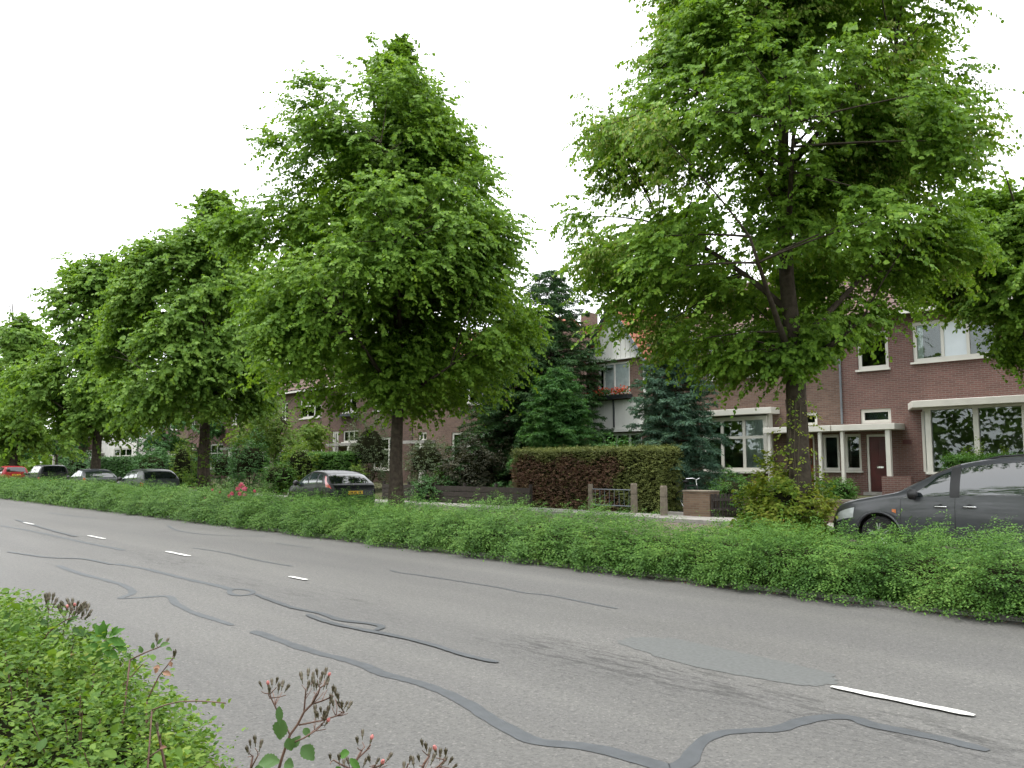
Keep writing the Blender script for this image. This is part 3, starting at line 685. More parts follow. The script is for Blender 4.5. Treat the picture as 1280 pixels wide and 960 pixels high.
shr(1045,25,596,26,73,'fresh green shrub by the oxblood front door','priv',500,8,.07,tl=.45)
shr(1218,24.6,551,20,74,'light shrub with upright shoots above the hedge in front of the bay window','lite',260,8,.075,tl=.6,upb=1.2)
shr(1255,24.9,553,12,75,'small light shrub sprouting beside the bay window','lite',90,8,.075,tl=.6,upb=1.3)
shr(15,20.5,560,40,76,'yellow green bush behind the red car','lite',500,8,.16,tl=.7)
shr(228,21,545,16,77,'pale creeper bush left of the dark lime trunk','lite',260,8,.11,tl=.6)
shr(95,21,560,40,78,'dark bush behind the black van','box',600,8,.16,tl=.7)
shr(190,21.5,558,50,79,'dark undergrown bush behind the green estate car','box',700,8,.14,tl=.7)
shr(282,21,556,22,80,'dark bush between lime trunk and round evergreen','box',400,8,.11,tl=.6)
# golden creeper at the foot of the near lime
b=tbase(1001,15.2)
shrub(b+Vector((-.38,-.15,0)),.86,.8,1.55,81,'golden green creeper bush round the foot of the nearest lime','gold',1300,9,.085,tl=.45,core=.55,lumps=.35,wid=.75,tmpl=T_OVAL,name='creeper_bush')
def climber(label,cx,cy,r,h,n,seed,mat='gold',leaf=.07):
    rng=np.random.default_rng(seed); root=empty('creeper',(cx,cy,.03)); tag(root,label,'creeper')
    a0=math.atan2(-cy,-cx)
    a=rng.normal(a0,1.0,n); z=.2+h*rng.random(n)**1.7
    rr=r*(1.35-.12*z)
    O=np.stack([cx+rr*np.cos(a)-.04*z,cy+rr*np.sin(a),z],1); A=np.stack([np.cos(a),np.sin(a),rng.normal(.2,.4,n)],1)
    P,Nn,D,s=sprays(rng,O,A,.22*rng.uniform(.6,1.3,n),5,droop=.5)
    L=leaf*rng.uniform(.6,1.2,len(P)); leafmesh('foliage',P,Nn,D,L,L*.8,M[mat],root,(cx,cy,.03),T_OVAL)
    mb=MB()
    for i in range(5):
        q=a0+rng.normal(0,.7); mb.tube([(cx+r*1.25*math.cos(q+.15*math.sin(z*2+i)),cy+r*1.25*math.sin(q+.15*math.sin(z*2+i)),z) for z in np.linspace(0,h,9)],.012,4)
    mb.build('stem',M['twig'],root,(cx,cy,.03))
climber('golden leaved creeper climbing the trunk of the nearest lime',b.x,b.y,.26,2.9,170,82)
b3=tbase(257,15.2); climber('pale creeper climbing the dark lime trunk behind the estate car',b3.x-.1,b3.y-.2,.34,3.2,130,83,'lite',.12)
# pink rose bush in the low hedge
def rosebush():
    Y=11.3; c=Vector((xat(293,Y),Y,.06)); root=empty('rose_bush',c); tag(root,'rose bush with pink and salmon flowers growing out of the low hedge','rose bush')
    rng=np.random.default_rng(90)
    n=520; v=unit(rng.normal(0,1,(n,3))); v[:,2]=np.abs(v[:,2]); E=np.array(c)+v*np.array([1.5,.7,1.25])*rng.uniform(.6,1,(n,1))
    A=unit(v+UP*.6+rng.normal(0,.4,(n,3))); T=.4*rng.uniform(.6,1.3,n)
    P,Nn,D,s=sprays(rng,E-A*T[:,None]*.7,A,T,8,droop=.3); L=.06*rng.uniform(.7,1.3,len(P)); leafmesh('foliage',P,Nn,D,L,L*.62,M['rose'],root,c)
    mb=MB()
    for i in range(14):
        e=E[i]; mb.tube([c+Vector(rng.normal(0,.1,3))*Vector((1,1,0)),(np.array(c)+e)/2+[0,0,.15],e],[.012,.01,.005],4)
    mb.build('stem',M['twig'],root,c)
    for (px,py,mt,s) in [(302,607,'pink',.13),(306,611,'pink',.12),(297,611,'pink',.11),(300,617,'pink',.10),(290,617,'pink',.10),(286,620,'pink',.09),(306,618,'pink',.08),(257,622,'pink',.08),(254,630,'pink',.07),(266,612,'pink',.07),(207,629,'redfl',.09),(318,614,'pink',.07),(275,615,'pink',.06)]:
        p=np.array(aty(px,py,10.35)); k=26; s*=.72
        v=unit(rng.normal(0,1,(k,3))); leafmesh('flower',p+v*s*.35,v,unit(np.cross(v,rng.normal(0,1,(k,3)))+v*.5),s*.8,s*.7,M[mt],root,c,T_OVAL)
rosebush()
# ================================================================== HOUSES
def wall_holes(mb,x0,x1,z0,z1,y,th,holes):
    """front wall in the plane y, thickness th backwards, rectangular openings with reveals"""
    xs=sorted({x0,x1,*[min(max(h[0],x0),x1) for h in holes],*[min(max(h[1],x0),x1) for h in holes]})
    zs=sorted({z0,z1,*[h[2] for h in holes],*[h[3] for h in holes]})
    for i in range(len(xs)-1):
        for j in range(len(zs)-1):
            a,b,c,d=xs[i],xs[i+1],zs[j],zs[j+1]; mx,mz=(a+b)/2,(c+d)/2
            if any(h[0]<mx<h[1] and h[2]<mz<h[3] for h in holes): continue
            mb.add([(a,y,c),(b,y,c),(b,y,d),(a,y,d)],[(0,1,2,3)]); mb.add([(a,y+th,c),(b,y+th,c),(b,y+th,d),(a,y+th,d)],[(3,2,1,0)])
    for a,b,c,d in [h[:4] for h in holes]:
        mb.add([(a,y,c),(b,y,c),(b,y+th,c),(a,y+th,c)],[(0,1,2,3)]); mb.add([(a,y,d),(b,y,d),(b,y+th,d),(a,y+th,d)],[(0,1,2,3)])
        mb.add([(a,y,c),(a,y,d),(a,y+th,d),(a,y+th,c)],[(0,1,2,3)]); mb.add([(b,y,c),(b,y,d),(b,y+th,d),(b,y+th,c)],[(0,1,2,3)])
def window(par,org,x0,x1,z0,z1,y,vm=(),hm=(),fw=.085,sill=True,panes='glass',fm='cream',name='window',curtain=None,paneover=None,segs=None):
    """frame set 3 mm inside the opening; vm/hm are fractions for mullions and transoms"""
    e=.003; x0+=e;x1-=e;z0+=e;z1-=e; ya,yb=y+.06,y+.14
    f=MB(); f.box(x0,x0+fw,ya,yb,z0,z1); f.box(x1-fw,x1,ya,yb,z0,z1); f.box(x0+fw,x1-fw,ya,yb,z0,z0+fw); f.box(x0+fw,x1-fw,ya,yb,z1-fw,z1)
    vx=[x0+(x1-x0)*t for t in vm]; hz=[z0+(z1-z0)*t for t in hm]
    for v in vx: f.box(v-fw*.42,v+fw*.42,ya+.004,yb-.004,z0+fw,z1-fw)
    vv=[x0+fw]+sum([[v-fw*.42,v+fw*.42] for v in vx],[])+[x1-fw]
    for h in hz:
        for i in range(0,len(vv),2): f.box(vv[i],vv[i+1],ya+.008,yb-.008,h-fw*.36,h+fw*.36)
    fo=f.build(name,M[fm],par,org)
    cells=[(vv[i],vv[i+1]) for i in range(0,len(vv),2)]
    for i,(a,b) in enumerate(cells):
        pm=paneover.get(i,panes) if paneover else panes
        MB().box(a-.01,b+.01,ya+.035,ya+.043,z0+fw-.01,z1-fw+.01).build('pane',M[pm],fo,org)
    if curtain:
        for (a,b) in curtain:
            xa=x0+(x1-x0)*a; xb=x0+(x1-x0)*b; n=int((xb-xa)/.03)+2
            rows=[[(xa+(xb-xa)*i/n, y+.122+.010*math.sin(i*1.1)+.004*math.sin(i*.37),z) for i in range(n+1)] for z in (z0+.03,z1-.02)]
            MB().grid(rows).build('curtain',M['curtain'],fo,org,smooth=True)
    if sill: MB().box(x0-.06,x1+.06,y-.09,y+.055,z0-.07,z0-.004).build('sill',M[fm],fo,org)
    return fo
def door(par,org,x0,x1,z0,z1,y,mat,panel=True):
    fr=MB(); fr.box(x0+.003,x0+.08,y+.05,y+.15,z0,z1-.003); fr.box(x1-.08,x1-.003,y+.05,y+.15,z0,z1-.003); fr.box(x0+.08,x1-.08,y+.05,y+.15,z1-.08,z1-.003)
    fo=fr.build('door_frame',M['cream'],par,org)
    d=MB(); d.box(x0+.082,x1-.082,y+.08,y+.125,z0+.01,z1-.082)
    w=x1-x0
    for a,b,c,e in [(.2,.8,.08,.42),(.2,.45,.5,.92),(.55,.8,.5,.92)]:
        d.box(x0+w*a,x0+w*b,y+.07,y+.0795,z0+(z1-z0)*c,z0+(z1-z0)*e)
    do=d.build('door',M[mat],par,org,bevel=.006)
    hx=x1-.16
    h=MB(); h.box(hx-.025,hx+.025,y+.04,y+.066,z0+.95,z0+1.2); h.tube([(hx,y+.02,z0+1.05),(hx-.1,y+.02,z0+1.05)],.012,6)
    h.build('handle',M['chrome'],do,org)
    l=MB(); l.box(x0+w*.38,x0+w*.62,y+.058,y+.0695,z0+.82,z0+.88); l.build('letter_flap',M['chrome'],do,org)
    MB().box(x0-.05,x1+.05,y-.25,y+.16,z0-.12,z0-.003).build('doorstep',M['kerb'],par,org)
    return do
def tiled(P0,U,V,nu,nv,th=.035):
    """pantile sheet: P0 eave corner, U along the eave, V up the slope; rolls and stepped courses are real relief"""
    P0,U,V=map(Vector,(P0,U,V)); Nn=U.cross(V).normalized()
    if Nn.z<0: Nn=-Nn
    rows=[]
    for j in range(nv):
        for e,hh in ((0.,th),(1.,0.)):
            row=[]
            for i in range(nu*4+1):
                a=i/4; row.append(P0+U*(i/(nu*4))+V*((j+e)/nv)+Nn*(hh+.03*math.sin(2*math.pi*a)))
            rows.append(row)
    return MB().grid(rows)
def roof_ridge_x(par,org,x0,x1,y0,y1,ze,zr,mat,over=.35,detail=True):
    ym=(y0+y1)/2; sl=(zr-ze)/(ym-y0)
    ya=y0-over; za=ze-sl*over
    L=x1-x0; S=math.hypot(ym-ya,zr-za)
    f=tiled((x0,ya,za+.06),(L,0,0),(0,ym-ya,zr-za),int(L/.26) if detail else int(L/.6),int(S/.32) if detail else int(S/.6))
    k=tiled((x0,y1+over,za+.06),(L,0,0),(0,ym-y1-over,zr-za),int(L/.8),int(S/.6))
    o=len(f.v); f.add(k.v,k.f)
    f.slab([(x0,ya,za),(x1,ya,za),(x1,ym,zr),(x0,ym,zr)],(0,0,-.08)); f.slab([(x0,y1+over,za),(x1,y1+over,za),(x1,ym,zr),(x0,ym,zr)],(0,0,-.08))
    f.tube([(x0,ym,zr+.07),(x1,ym,zr+.07)],.11,8)
    ro=f.build('roof',M[mat],par,org)
    MB().box(x0-.02,x1+.02,ya-.13,ya-.005,za-.12,za+.0).build('gutter',M['cream'],ro,org)
    return ro
def shell(par,org,x0,x1,y0,y1,z0,ze,zr,bm,holes,th=.22):
    """front wall with openings, sides with gables, back, floors and a middle floor so rooms are closed"""
    mb=MB(); wall_holes(mb,x0,x1,z0-.4,ze,y0,th,holes)
    ym=(y0+y1)/2
    for x,d in ((x0,1),(x1,-1)):
        mb.slab([(x,y0+th+.002,z0-.4),(x,y1,z0-.4),(x,y1,ze),(x,ym,zr-.1),(x,y0+th+.002,ze)],(d*th,0,0))
    mb.box(x0+th,x1-th,y1-th,y1,z0-.4,ze)
    w=mb.build('wall',M[bm],par,org)
    i=MB(); zm=z0+(ze-z0)*.5
    i.box(x0+th+.01,x1-th-.01,y0+th+.05,y1-th-.01,z0-.3,z0-.05); i.box(x0+th+.01,x1-th-.01,y0+th+.05,y1-th-.01,zm-.1,zm); i.box(x0+th+.01,x1-th-.01,y0+th+.05,y1-th-.01,ze-.15,ze-.05)
    i.box(x0+th+.01,x1-th-.01,y0+4.,y0+4.1,z0,ze-.2); i.build('floors',M['inside'],par,org)
    return w
# ---------------- house A, red brick, right
Y=29.0; Z0=.70
xA0,xA1=-13.98,-3.5
org=Vector(((xA0+xA1)/2,Y,Z0))
A=empty('terraced_house',org); tag(A,'red brick terraced house with an oxblood front door and a white topped bay window','house')
upA=(-13.3,-12.2,5.02,6.35); upA2=(-11.38,-8.75,5.12,6.5)
hA=[(-13.92,-13.3,1.45,2.76),(-13.12,-12.22,.72,2.72),(-13.28,-12.2,3.10,3.62),upA,upA2,(-11.15,-7.45,1.36,3.5),(-6.6,-5.2,5.1,6.4)]
shell(A,org,xA0,xA1,Y,38,Z0,7.1,9.9,'brickA',hA)
roof_ridge_x(A,org,xA0,xA1,Y,38,7.1,9.9,'tiledk',detail=False)
window(A,org,*hA[0],Y,fw=.1); door(A,org,*hA[1],Y,'door'); 
t=window(A,org,*hA[2],Y,fw=.12,sill=False)
lat=MB()
for i in range(14):
    x=hA[2][0]+.14+i*.06; lat.tube([(x,Y+.125,3.23),(x+.12,Y+.125,3.5)],.006,4); lat.tube([(x+.12,Y+.1275,3.23),(x,Y+.1275,3.5)],.006,4)
lat.build('leaded_lattice',M['slate'],t,org)
window(A,org,*upA,Y,fw=.12,hm=()); window(A,org,*upA2,Y,vm=(.36,.66),fw=.12,paneover={1:'frost'},curtain=[(.02,.12)]); window(A,org,*hA[6],Y,vm=(.5,))
# bay window
bay=MB(); pl=[(-11.15,Y-.003),(-10.72,Y-.78),(-7.88,Y-.78),(-7.45,Y-.003)]
bay.prism(pl,Z0-.4,1.34); bw=bay.build('bay_base',M['brickA'],A,org)
fr=MB()
def post(m,x,y,w,z0,z1): m.box(x-w/2,x+w/2,y-w/2,y+w/2,z0,z1)
for x,y,w in [(-11.07,Y-.10,.14),(-10.70,Y-.70,.17),(-9.27,Y-.70,.15),(-7.9,Y-.70,.17),(-7.53,Y-.1,.14)]: post(fr,x,y,w,1.42,3.42)
def barq(m,a,b,z0,z1,w):
    a=Vector((*a,0));b=Vector((*b,0)); d=(b-a).normalized(); s=Vector((-d.y,d.x,0))*w/2
    m.prism([tuple((a+s).xy),tuple((b+s).xy),tuple((b-s).xy),tuple((a-s).xy)],z0,z1)
q=[(-11.1,Y-.09),(-10.70,Y-.70),(-7.9,Y-.70),(-7.5,Y-.09)]
for z0_,z1_ in ((1.345,1.42),(3.42,3.498)):
    fr.prism([(-11.16,Y-.004),(-10.80,Y-.80),(-7.8,Y-.80),(-7.44,Y-.004)],z0_,z1_)
bf=fr.build('bay_window',M['cream'],A,org)
for a,b in ((q[0],q[1]),(q[1],(-9.27,Y-.70)),((-9.27,Y-.70),q[2]),(q[2],q[3])):
    g=MB(); barq(g,a,b,1.42,3.42,.008); g.build('pane',M['glass'],bf,org)
can=MB(); can.prism([(-11.62,Y-.004),(-11.05,Y-1.12),(-7.4,Y-1.12),(-6.9,Y-.004)],3.502,3.73); can.build('bay_canopy',M['cream'],bf,org,bevel=.015)
# porch shared canopy
MB().box(-13.96,-11.75,Y-.85,Y-.003,2.84,3.05).build('porch_canopy',M['cream'],A,org,bevel=.012)
for px_,w_,z_ in ((-12.02,.15,1.27),(-13.62,.11,.6)):
    pm=MB(); post(pm,px_,Y-.72,w_,z_,2.838); pm.build('porch_post',M['cream'],A,org)
MB().box(-12.25,-11.3,Y-.86,Y-.62,.35,1.265).build('porch_wall',M['brickA'],A,org)
MB().box(-11.85,-11.55,Y-.012,Y-.003,2.35,2.5).build('house_number_plate',M['door'],A,org)
# ---------------- house B, weathered brick
xB0,xB1=-21.3,-13.985; org=Vector(((xB0+xB1)/2,Y,Z0))
B=empty('terraced_house',org); tag(B,'weathered brown brick terraced house with white bay window and grey curtains behind the cedar','house')
hB=[(-19.6,-16.85,1.36,3.62),(-16.0,-15.05,.72,2.72),(-14.75,-14.1,1.45,2.76),(-15.9,-14.9,3.10,3.62),(-19.6,-16.95,5.15,6.5),(-15.95,-15.2,5.15,6.4)]
shell(B,org,xB0,xB1,Y+.004,38,Z0,7.1,9.9,'brickB',hB)
roof_ridge_x(B,org,xB0,xB1-.0,Y,38,7.1,9.9,'tiledk',detail=False)
door(B,org,*hB[1],Y,'doorb'); window(B,org,*hB[2],Y,fw=.1); window(B,org,*hB[3],Y,fw=.12,sill=False)
window(B,org,*hB[4],Y,vm=(.33,.66),fw=.11,paneover={2:'glass'}); window(B,org,*hB[5],Y,fw=.11)
yb=Y-.35
bb=MB(); bb.box(-19.75,-16.72,yb,Y-.003,Z0-.4,1.33); bb.build('bay_base',M['brickB'],B,org)
bw=window(B,org,-19.7,-16.78,1.40,3.55,yb-.06,vm=(.32,.66),hm=(.62,),fw=.15,sill=True,curtain=[(.68,.97)],name='bay_window')
for x in (-19.75,-16.72-.06): MB().box(x,x+.06,yb+.09,Y-.003,1.34,3.60).build('bay_cheek',M['cream'],bw,org)
MB().box(-20.0,-16.4,yb-.3,Y-.003,3.605,3.84).build('bay_canopy',M['cream'],bw,org,bevel=.012)
MB().box(-16.65,-13.99,Y-.85,Y-.003,2.84,3.05).build('porch_canopy',M['cream'],B,org,bevel=.012)
for px_,w_ in ((-14.45,.11),(-16.45,.12)):
    pm=MB(); post(pm,px_,Y-.72,w_,.6,2.838); pm.build('porch_post',M['cream'],B,org)
for hx,hb,ho in ((-13.93,A,Vector(((xA0+xA1)/2,29.,Z0))),(-21.15,B,Vector(((xB0+xB1)/2,29.,Z0)))):
    dp=MB(); dp.tube([(hx,28.94,6.85),(hx,28.94,3.12)],.04,8); dp.tube([(hx,28.90,2.8),(hx,28.94,.3)],.04,8) if hb is B else None; dp.build('downpipe',M['slate'],hb,ho)
# ---------------- house C, gabled with white boards
Y=28.; xC0,xC1=-25.45,-22.05; org=Vector(((xC0+xC1)/2,Y,Z0))
C=empty('gabled_house',org); tag(C,'gabled house with white boarded gable, orange pantile roof and a flower box under its window','house')
hC=[(-24.75,-22.92,4.80,6.2),(-25.2,-22.3,1.2,3.05)]
mb=MB(); wall_holes(mb,xC0,xC1,Z0-.4,6.28,Y,.22,hC)
for x,d in ((xC0,1),(xC1,-1)): mb.slab([(x,Y+.222,Z0-.4),(x,37.5,Z0-.4),(x,37.5,6.28),(x,Y+.222,6.28)],(d*.22,0,0))
apx=(xC0+xC1)/2; zap=8.72; ze=6.3
mb.slab([(xC0,37.5,Z0-.4),(xC1,37.5,Z0-.4),(xC1,37.5,ze),(apx,37.5,zap-.1),(xC0,37.5,ze)],(0,-.2,0))
mb.build('wall',M['brickB'],C,org)
MB().box(xC0+.24,xC1-.24,Y+.3,37.2,4.4,4.5).box(xC0+.24,xC1-.24,Y+4,Y+4.1,Z0,6.2).box(xC0+.24,xC1-.24,Y+.3,37.2,Z0-.2,Z0-.1).build('floors',M['inside'],C,org)
sl=(zap-ze)/(apx-xC0)
brd=MB(); n=13
for i in range(n):   # vertical gable boards, each with a small gap
    a=xC0+(xC1-xC0)*i/n+.012; b=xC0+(xC1-xC0)*(i+1)/n-.012
    zz=lambda x: zap-sl*abs(x-apx)-.03
    pts=[(a,zz(a)),(b,zz(b))] if not a<apx<b else [(a,zz(a)),(apx,zz(apx)),(b,zz(b))]
    brd.slab([(a,Y-.06,6.34),(b,Y-.06,6.34)]+[(x,Y-.06,z) for x,z in pts[::-1]],(0,.05,0))
brd.box(xC0,xC1,Y-.10,Y+.1,6.285,6.338)
brd.slab([(xC0,Y-.008,6.34),(xC1,Y-.008,6.34),(apx,Y-.008,zap-.05)],(0,.1,0))
brd.build('gable_boards',M['white'],C,org)
ro=None
for s in (-1,1):
    xe=apx+s*((xC1-xC0)/2+.22); zee=zap-sl*((xC1-xC0)/2+.22)
    Ls=math.hypot(xe-apx,zap-zee)
    t=tiled((xe,Y-.3,zee+.09),(0,9.9,0),(apx-xe,0,zap-zee),38,int(Ls/.33))
    t.slab([(xe,Y-.3,zee),(xe,37.6,zee),(apx,37.6,zap),(apx,Y-.3,zap)],(0,0,.06))
    if s==1: t.tube([(apx,Y-.3,zap+.12),(apx,37.6,zap+.12)],.11,8)
    ro=t.build('roof',M['tile'],C,org)
    bg=MB(); bg.slab([(xe+s*.03,Y-.36,zee-.14),(xe+s*.03,Y-.36,zee+.10),(apx,Y-.36,zap+.14),(apx,Y-.36,zap-.12)],(0,.055,0))
    bg.build('barge_board',M['slate' if s==1 else 'dkgreen'],ro,org)
window(C,org,*hC[0],Y,vm=(.17,.50),fw=.09,fm='white',paneover={1:'netpane',2:'netpane'},curtain=[(.0,.15),(.18,.34),(.36,.49),(.52,.72),(.74,.98)])
window(C,org,*hC[1],Y,vm=(.25,.5,.75),hm=(.65,),fw=.10,fm='white')
bp=MB()
for i in range(9):
    a=xC0+.1+(3.2)*i/9; bp.box(a+.008,a+3.2/9-.008,Y-.12,Y-.06,3.22,4.50)
bp.box(xC0+.1,xC0+3.3,Y-.06,Y-.004,3.22,4.5); bp.box(xC0+.05,xC0+3.35,Y-.2,Y-.004,3.10,3.215)
bp.build('balcony_boards',M['white'],C,org)
MB().tube([(-23.75,Y-.15,4.52),(-23.72,Y-.16,4.0),(-23.72,Y-.16,3.3)],.045,6).build('bracket',M['dkgreen'],C,org)
MB().box(xC1-.12,xC1+.01,Y-.03,Y-.004,4.6,6.28).build('corner_board',M['white'],C,org)
fb=Vector((-24.,Y-.25,4.54)); FB=empty('flower_box',fb); tag(FB,'dark flower box of red geraniums under the white gable window','flower box')
MB().box(-25.3,-22.7,Y-.42,Y-.10,4.54,4.70).build('box',M['dkgreen'],FB,fb)
rng=np.random.default_rng(7)
n=260; P=np.stack([rng.uniform(-25.25,-22.75,n),rng.uniform(Y-.44,Y-.12,n),rng.uniform(4.68,4.92,n)],1); leafmesh('foliage',P,unit(rng.normal(0,1,(n,3))+UP),rng.normal(0,1,(n,3)),.09,.08,M['priv'],FB,fb,T_OVAL)
n=330; cx=rng.choice([-24.7,-24.35,-24.1,-23.6,-23.3,-23.0,-25.0],n); P=np.stack([cx+rng.normal(0,.12,n),rng.uniform(Y-.48,Y-.15,n),rng.normal(4.9,.08,n)],1); leafmesh('geranium_foliage',P,unit(rng.normal(0,1,(n,3))),rng.normal(0,1,(n,3)),.08,.08,M['redfl'],FB,fb,T_OVAL)
# ---------------- house D, brown brick, left of the tallest lime
def plainhouse(x0,x1,label,bm,Y=29.,tile='tiledk',ze=7.2,zr=9.9,holes=None,name='terraced_house',canopy=None,dk=1,fm='cream'):
    org=Vector(((x0+x1)/2,Y,Z0)); h=empty(name,org); tag(h,label,'house')
    if holes is None:
        w=x1-x0; holes=[(x0+.5,x0+1.4,.72,2.75,'d'),(x0+.55,x0+1.35,3.1,3.6,'w'),(x0+w*.42,x0+w*.88,1.4,3.5,'b'),(x0+.5,x0+1.5,5.,6.3,'w'),(x0+w*.45,x0+w*.85,5.0,6.4,'b')]
    shell(h,org,x0,x1,Y,Y+9,Z0,ze,zr,bm,holes); roof_ridge_x(h,org,x0,x1,Y,Y+9,ze,zr,tile,detail=False)
    for o in holes:
        if o[4]=='d': door(h,org,*o[:4],Y,'dkgreen')
        elif o[4]=='b': window(h,org,*o[:4],Y,vm=(.33,.66),hm=(.62,),fw=.13,fm=fm)
        elif o[4]=='t': window(h,org,*o[:4],Y,vm=(.34,.67),fw=.09,fm=fm)
        else: window(h,org,*o[:4],Y,fw=.1,vm=(.5,),fm=fm)
    c=canopy or (x0+.1,x0+2.2)
    MB().box(c[0],c[1],Y-.8,Y-.003,2.92,3.1).build('porch_canopy',M['kerb'],h,org)
    p=MB(); post(p,c[1]-.35,Y-.68,.22,.6,2.918); p.build('porch_post',M['cream'],h,org)
    mb=MB(); mb.box(x1-.9,x1-.2,Y+6.2,Y+6.9,zr-2.2,zr+.55); mb.build('chimney',M[bm],h,org)
    return h
xd0,xd1=-49.9,-40.4
D=plainhouse(xd0,xd1,'dark brown brick house with white windows behind the clipped hedge and the black hatchback','brickC',
  holes=[(-47.0,-46.1,.72,2.85,'d'),(-48.2,-46.3,3.2,3.95,'t'),(-52.6+3.0,-48.75,1.5,3.95,'b'),(-48.15,-46.6,5.15,6.5,'w'),(-44.5,-42.2,5.1,6.4,'b'),(-44.6,-42.0,1.4,3.4,'b')],canopy=(-49.0,-45.9))
dorg=Vector(((xd0+xd1)/2,29.,Z0))
MB().box(-48.5,-46.2,28.55,28.99,4.86,5.02).build('window_box',M['dkgreen'],D,dorg)
plainhouse(-57.5,-50.0,'brown brick house behind the yellow green tree','brickB',Y=29.)
for i,(xa,bm,lab,tl) in enumerate([(-66,'brickC','dark brick house behind the dark lime trunk','tiledk'),(-74.5,'brickA','red brick house behind the parked estate car','tile'),(-83,'brickB','weathered brick house behind the two hatchbacks','tiledk'),(-109,'brickC','dark brick house behind the red car','tiledk'),(-118,'brickB','farthest brick house of the row','tile')]):
    plainhouse(xa,xa+8.4,lab,bm,tile=tl)
plainhouse(-100.5,-88,'white rendered house glimpsed between the left limes','render',tile='tile')
plainhouse(-40.3,-31.5,'brown brick house hidden behind the dark conifers','brickB',tile='tile')

# ================================================================== GARDEN FRONT
def roundpost(px,ytop,Y,label,r=.115):
    b=at_garden(px,Y); h=hgt(px,ytop,Y,b); o=MB(); o.lathe([(r*1.05,-.1),(r,.1),(r*.96,h*.6),(r*.86,h*.62),(r*.95,h*.66),(r*.95,h-.05),(r*.8,h)],(0,0,0),14)
    ob=o.build('garden_post',M['post'],smooth=False,loc=b); return tag(ob,label,'post',group='round concrete garden posts'),b,h
p1,b1,h1=roundpost(738,605,20.75,'thin round concrete post in front of the brown part of the hedge',.09)
p2,b2,h2=roundpost(792,604,20.75,'round concrete post at the right end of the iron railing')
p3,b3_,h3=roundpost(829,607,20.4,'round concrete post standing alone beside the grey bin')
rl=empty('railing',(b1+b2)/2); tag(rl,'thin iron railing between two concrete posts before the clipped hedge','railing')
for f in (.25,.82):
    MB().tube([b1+Vector((.095,0,h1*f)),b2+Vector((-.12,0,h1*f))],.018,6).build('rail',M['slate'],rl,(b1+b2)/2)
bars=MB()
for i in range(1,9):
    p=b1.lerp(b2,i/9); bars.tube([p+Vector((0,0,h1*.25)),p+Vector((0,0,h1*.82))],.008,5)
bars.build('bars',M['slate'],rl,(b1+b2)/2)
Y=20.75; xa,xb=xat(853,Y),xat(886,Y); zt=aty(868,613,Y).z; g0=gz(Y)-.05
pw=Vector(((xa+xb)/2,Y,g0)); PW=empty('brick_pillar',pw); tag(PW,'short mossy brick garden wall stub beside the dark slatted gate','garden wall')
MB().box(xa,xb,Y,Y+.5,g0,zt-.055).build('wall',M['brickG'],PW,pw); MB().box(xa-.015,xb+.015,Y-.02,Y+.52,zt-.053,zt).build('coping',M['post'],PW,pw,bevel=.01)
gt=empty('gate',(xb+.02,Y+.05,g0)); tag(gt,'dark slatted wooden gate standing open behind the brick wall stub','gate')
gs=MB()
for i in range(9): gs.box(xb+.03+.03*i,xb+.055+.03*i,Y+.03+.125*i,Y+.03+.125*i+.095,g0+.08,zt-.10+.015*math.sin(i*2.))
gs.build('slats',M['wood'],gt,(xb+.02,Y+.05,g0))
gr=MB(); 
for z in (g0+.25,zt-.3): gr.slab([(xb+.065,Y+.04,z),(xb+.33,Y+1.12,z),(xb+.33,Y+1.12,z+.08),(xb+.065,Y+.04,z+.08)],(.03,-.008,0))
gr.build('rails',M['wood'],gt,(xb+.02,Y+.05,g0))
MB().box(xat(832,20.75),xa-.005,20.8,20.95,g0,g0+.16).build('step',M['kerb'])
tag(bpy.data.objects['step'],'low concrete step between lone post and brick wall stub','step')
# low dark fence at left
xa,xb=xat(478,21.1),xat(662,21.1); fo=Vector(((xa+xb)/2,21.1,gz(21.1))); FE=empty('fence',fo); tag(FE,'low dark board fence behind the tall lime trunk and the long hedge','fence')
g0=fo.z
fb=MB(); 
for i in range(3): fb.box(xa,xb,21.1,21.13,g0+.05+.22*i,g0+.25+.22*i)
fb.build('boards',M['wood'],FE,fo)
for i in range(6):
    x=xa+.03+(xb-xa-.06)*i/5; MB().box(x-.05,x+.05,21.135,21.23,g0-.05,g0+.82).build('post',M['wood'],FE,fo)
xa,xb=xat(905,21.),xat(1050,21.); wo=Vector(((xa+xb)/2,21.,gz(21))); W=empty('garden_wall',wo); tag(W,'low brick garden wall behind the creeper bush and the grey people carrier','garden wall')
MB().box(xa+.6,xb+9,21.02,21.24,wo.z-.05,wo.z+.55).build('wall',M['brickG'],W,wo); MB().box(xa+.58,xb+9.02,21.0,21.26,wo.z+.553,wo.z+.62).build('coping',M['post'],W,wo)
# wheelie bin
bo=at_garden(836,22.6); BN=empty('wheelie_bin',bo,.3); tag(BN,'dark grey wheelie bin between hedge end and cedar','bin')
hb=1.08
mb=MB(); mb.add([(-.24,-.26,.06),(.24,-.26,.06),(.24,.24,.06),(-.24,.24,.06),(-.29,-.33,hb-.08),(.29,-.33,hb-.08),(.29,.33,hb-.08),(-.29,.33,hb-.08)],[(0,3,2,1),(4,5,6,7),(0,1,5,4),(1,2,6,5),(2,3,7,6),(3,0,4,7)]); mb.box(-.31,.31,-.35,.35,hb-.10,hb-.06); mb.build('body',M['bin'],BN,bevel=.02)
mb=MB(); mb.grid([[(-.31+.62*i/6,-.37+.72*j/6,hb-.05+.08*math.sin(math.pi*j/6)+.02) for j in range(7)] for i in range(7)]); mb.box(-.31,.31,-.36,.35,hb-.055,hb-.02); mb.build('lid',M['bin'],BN)
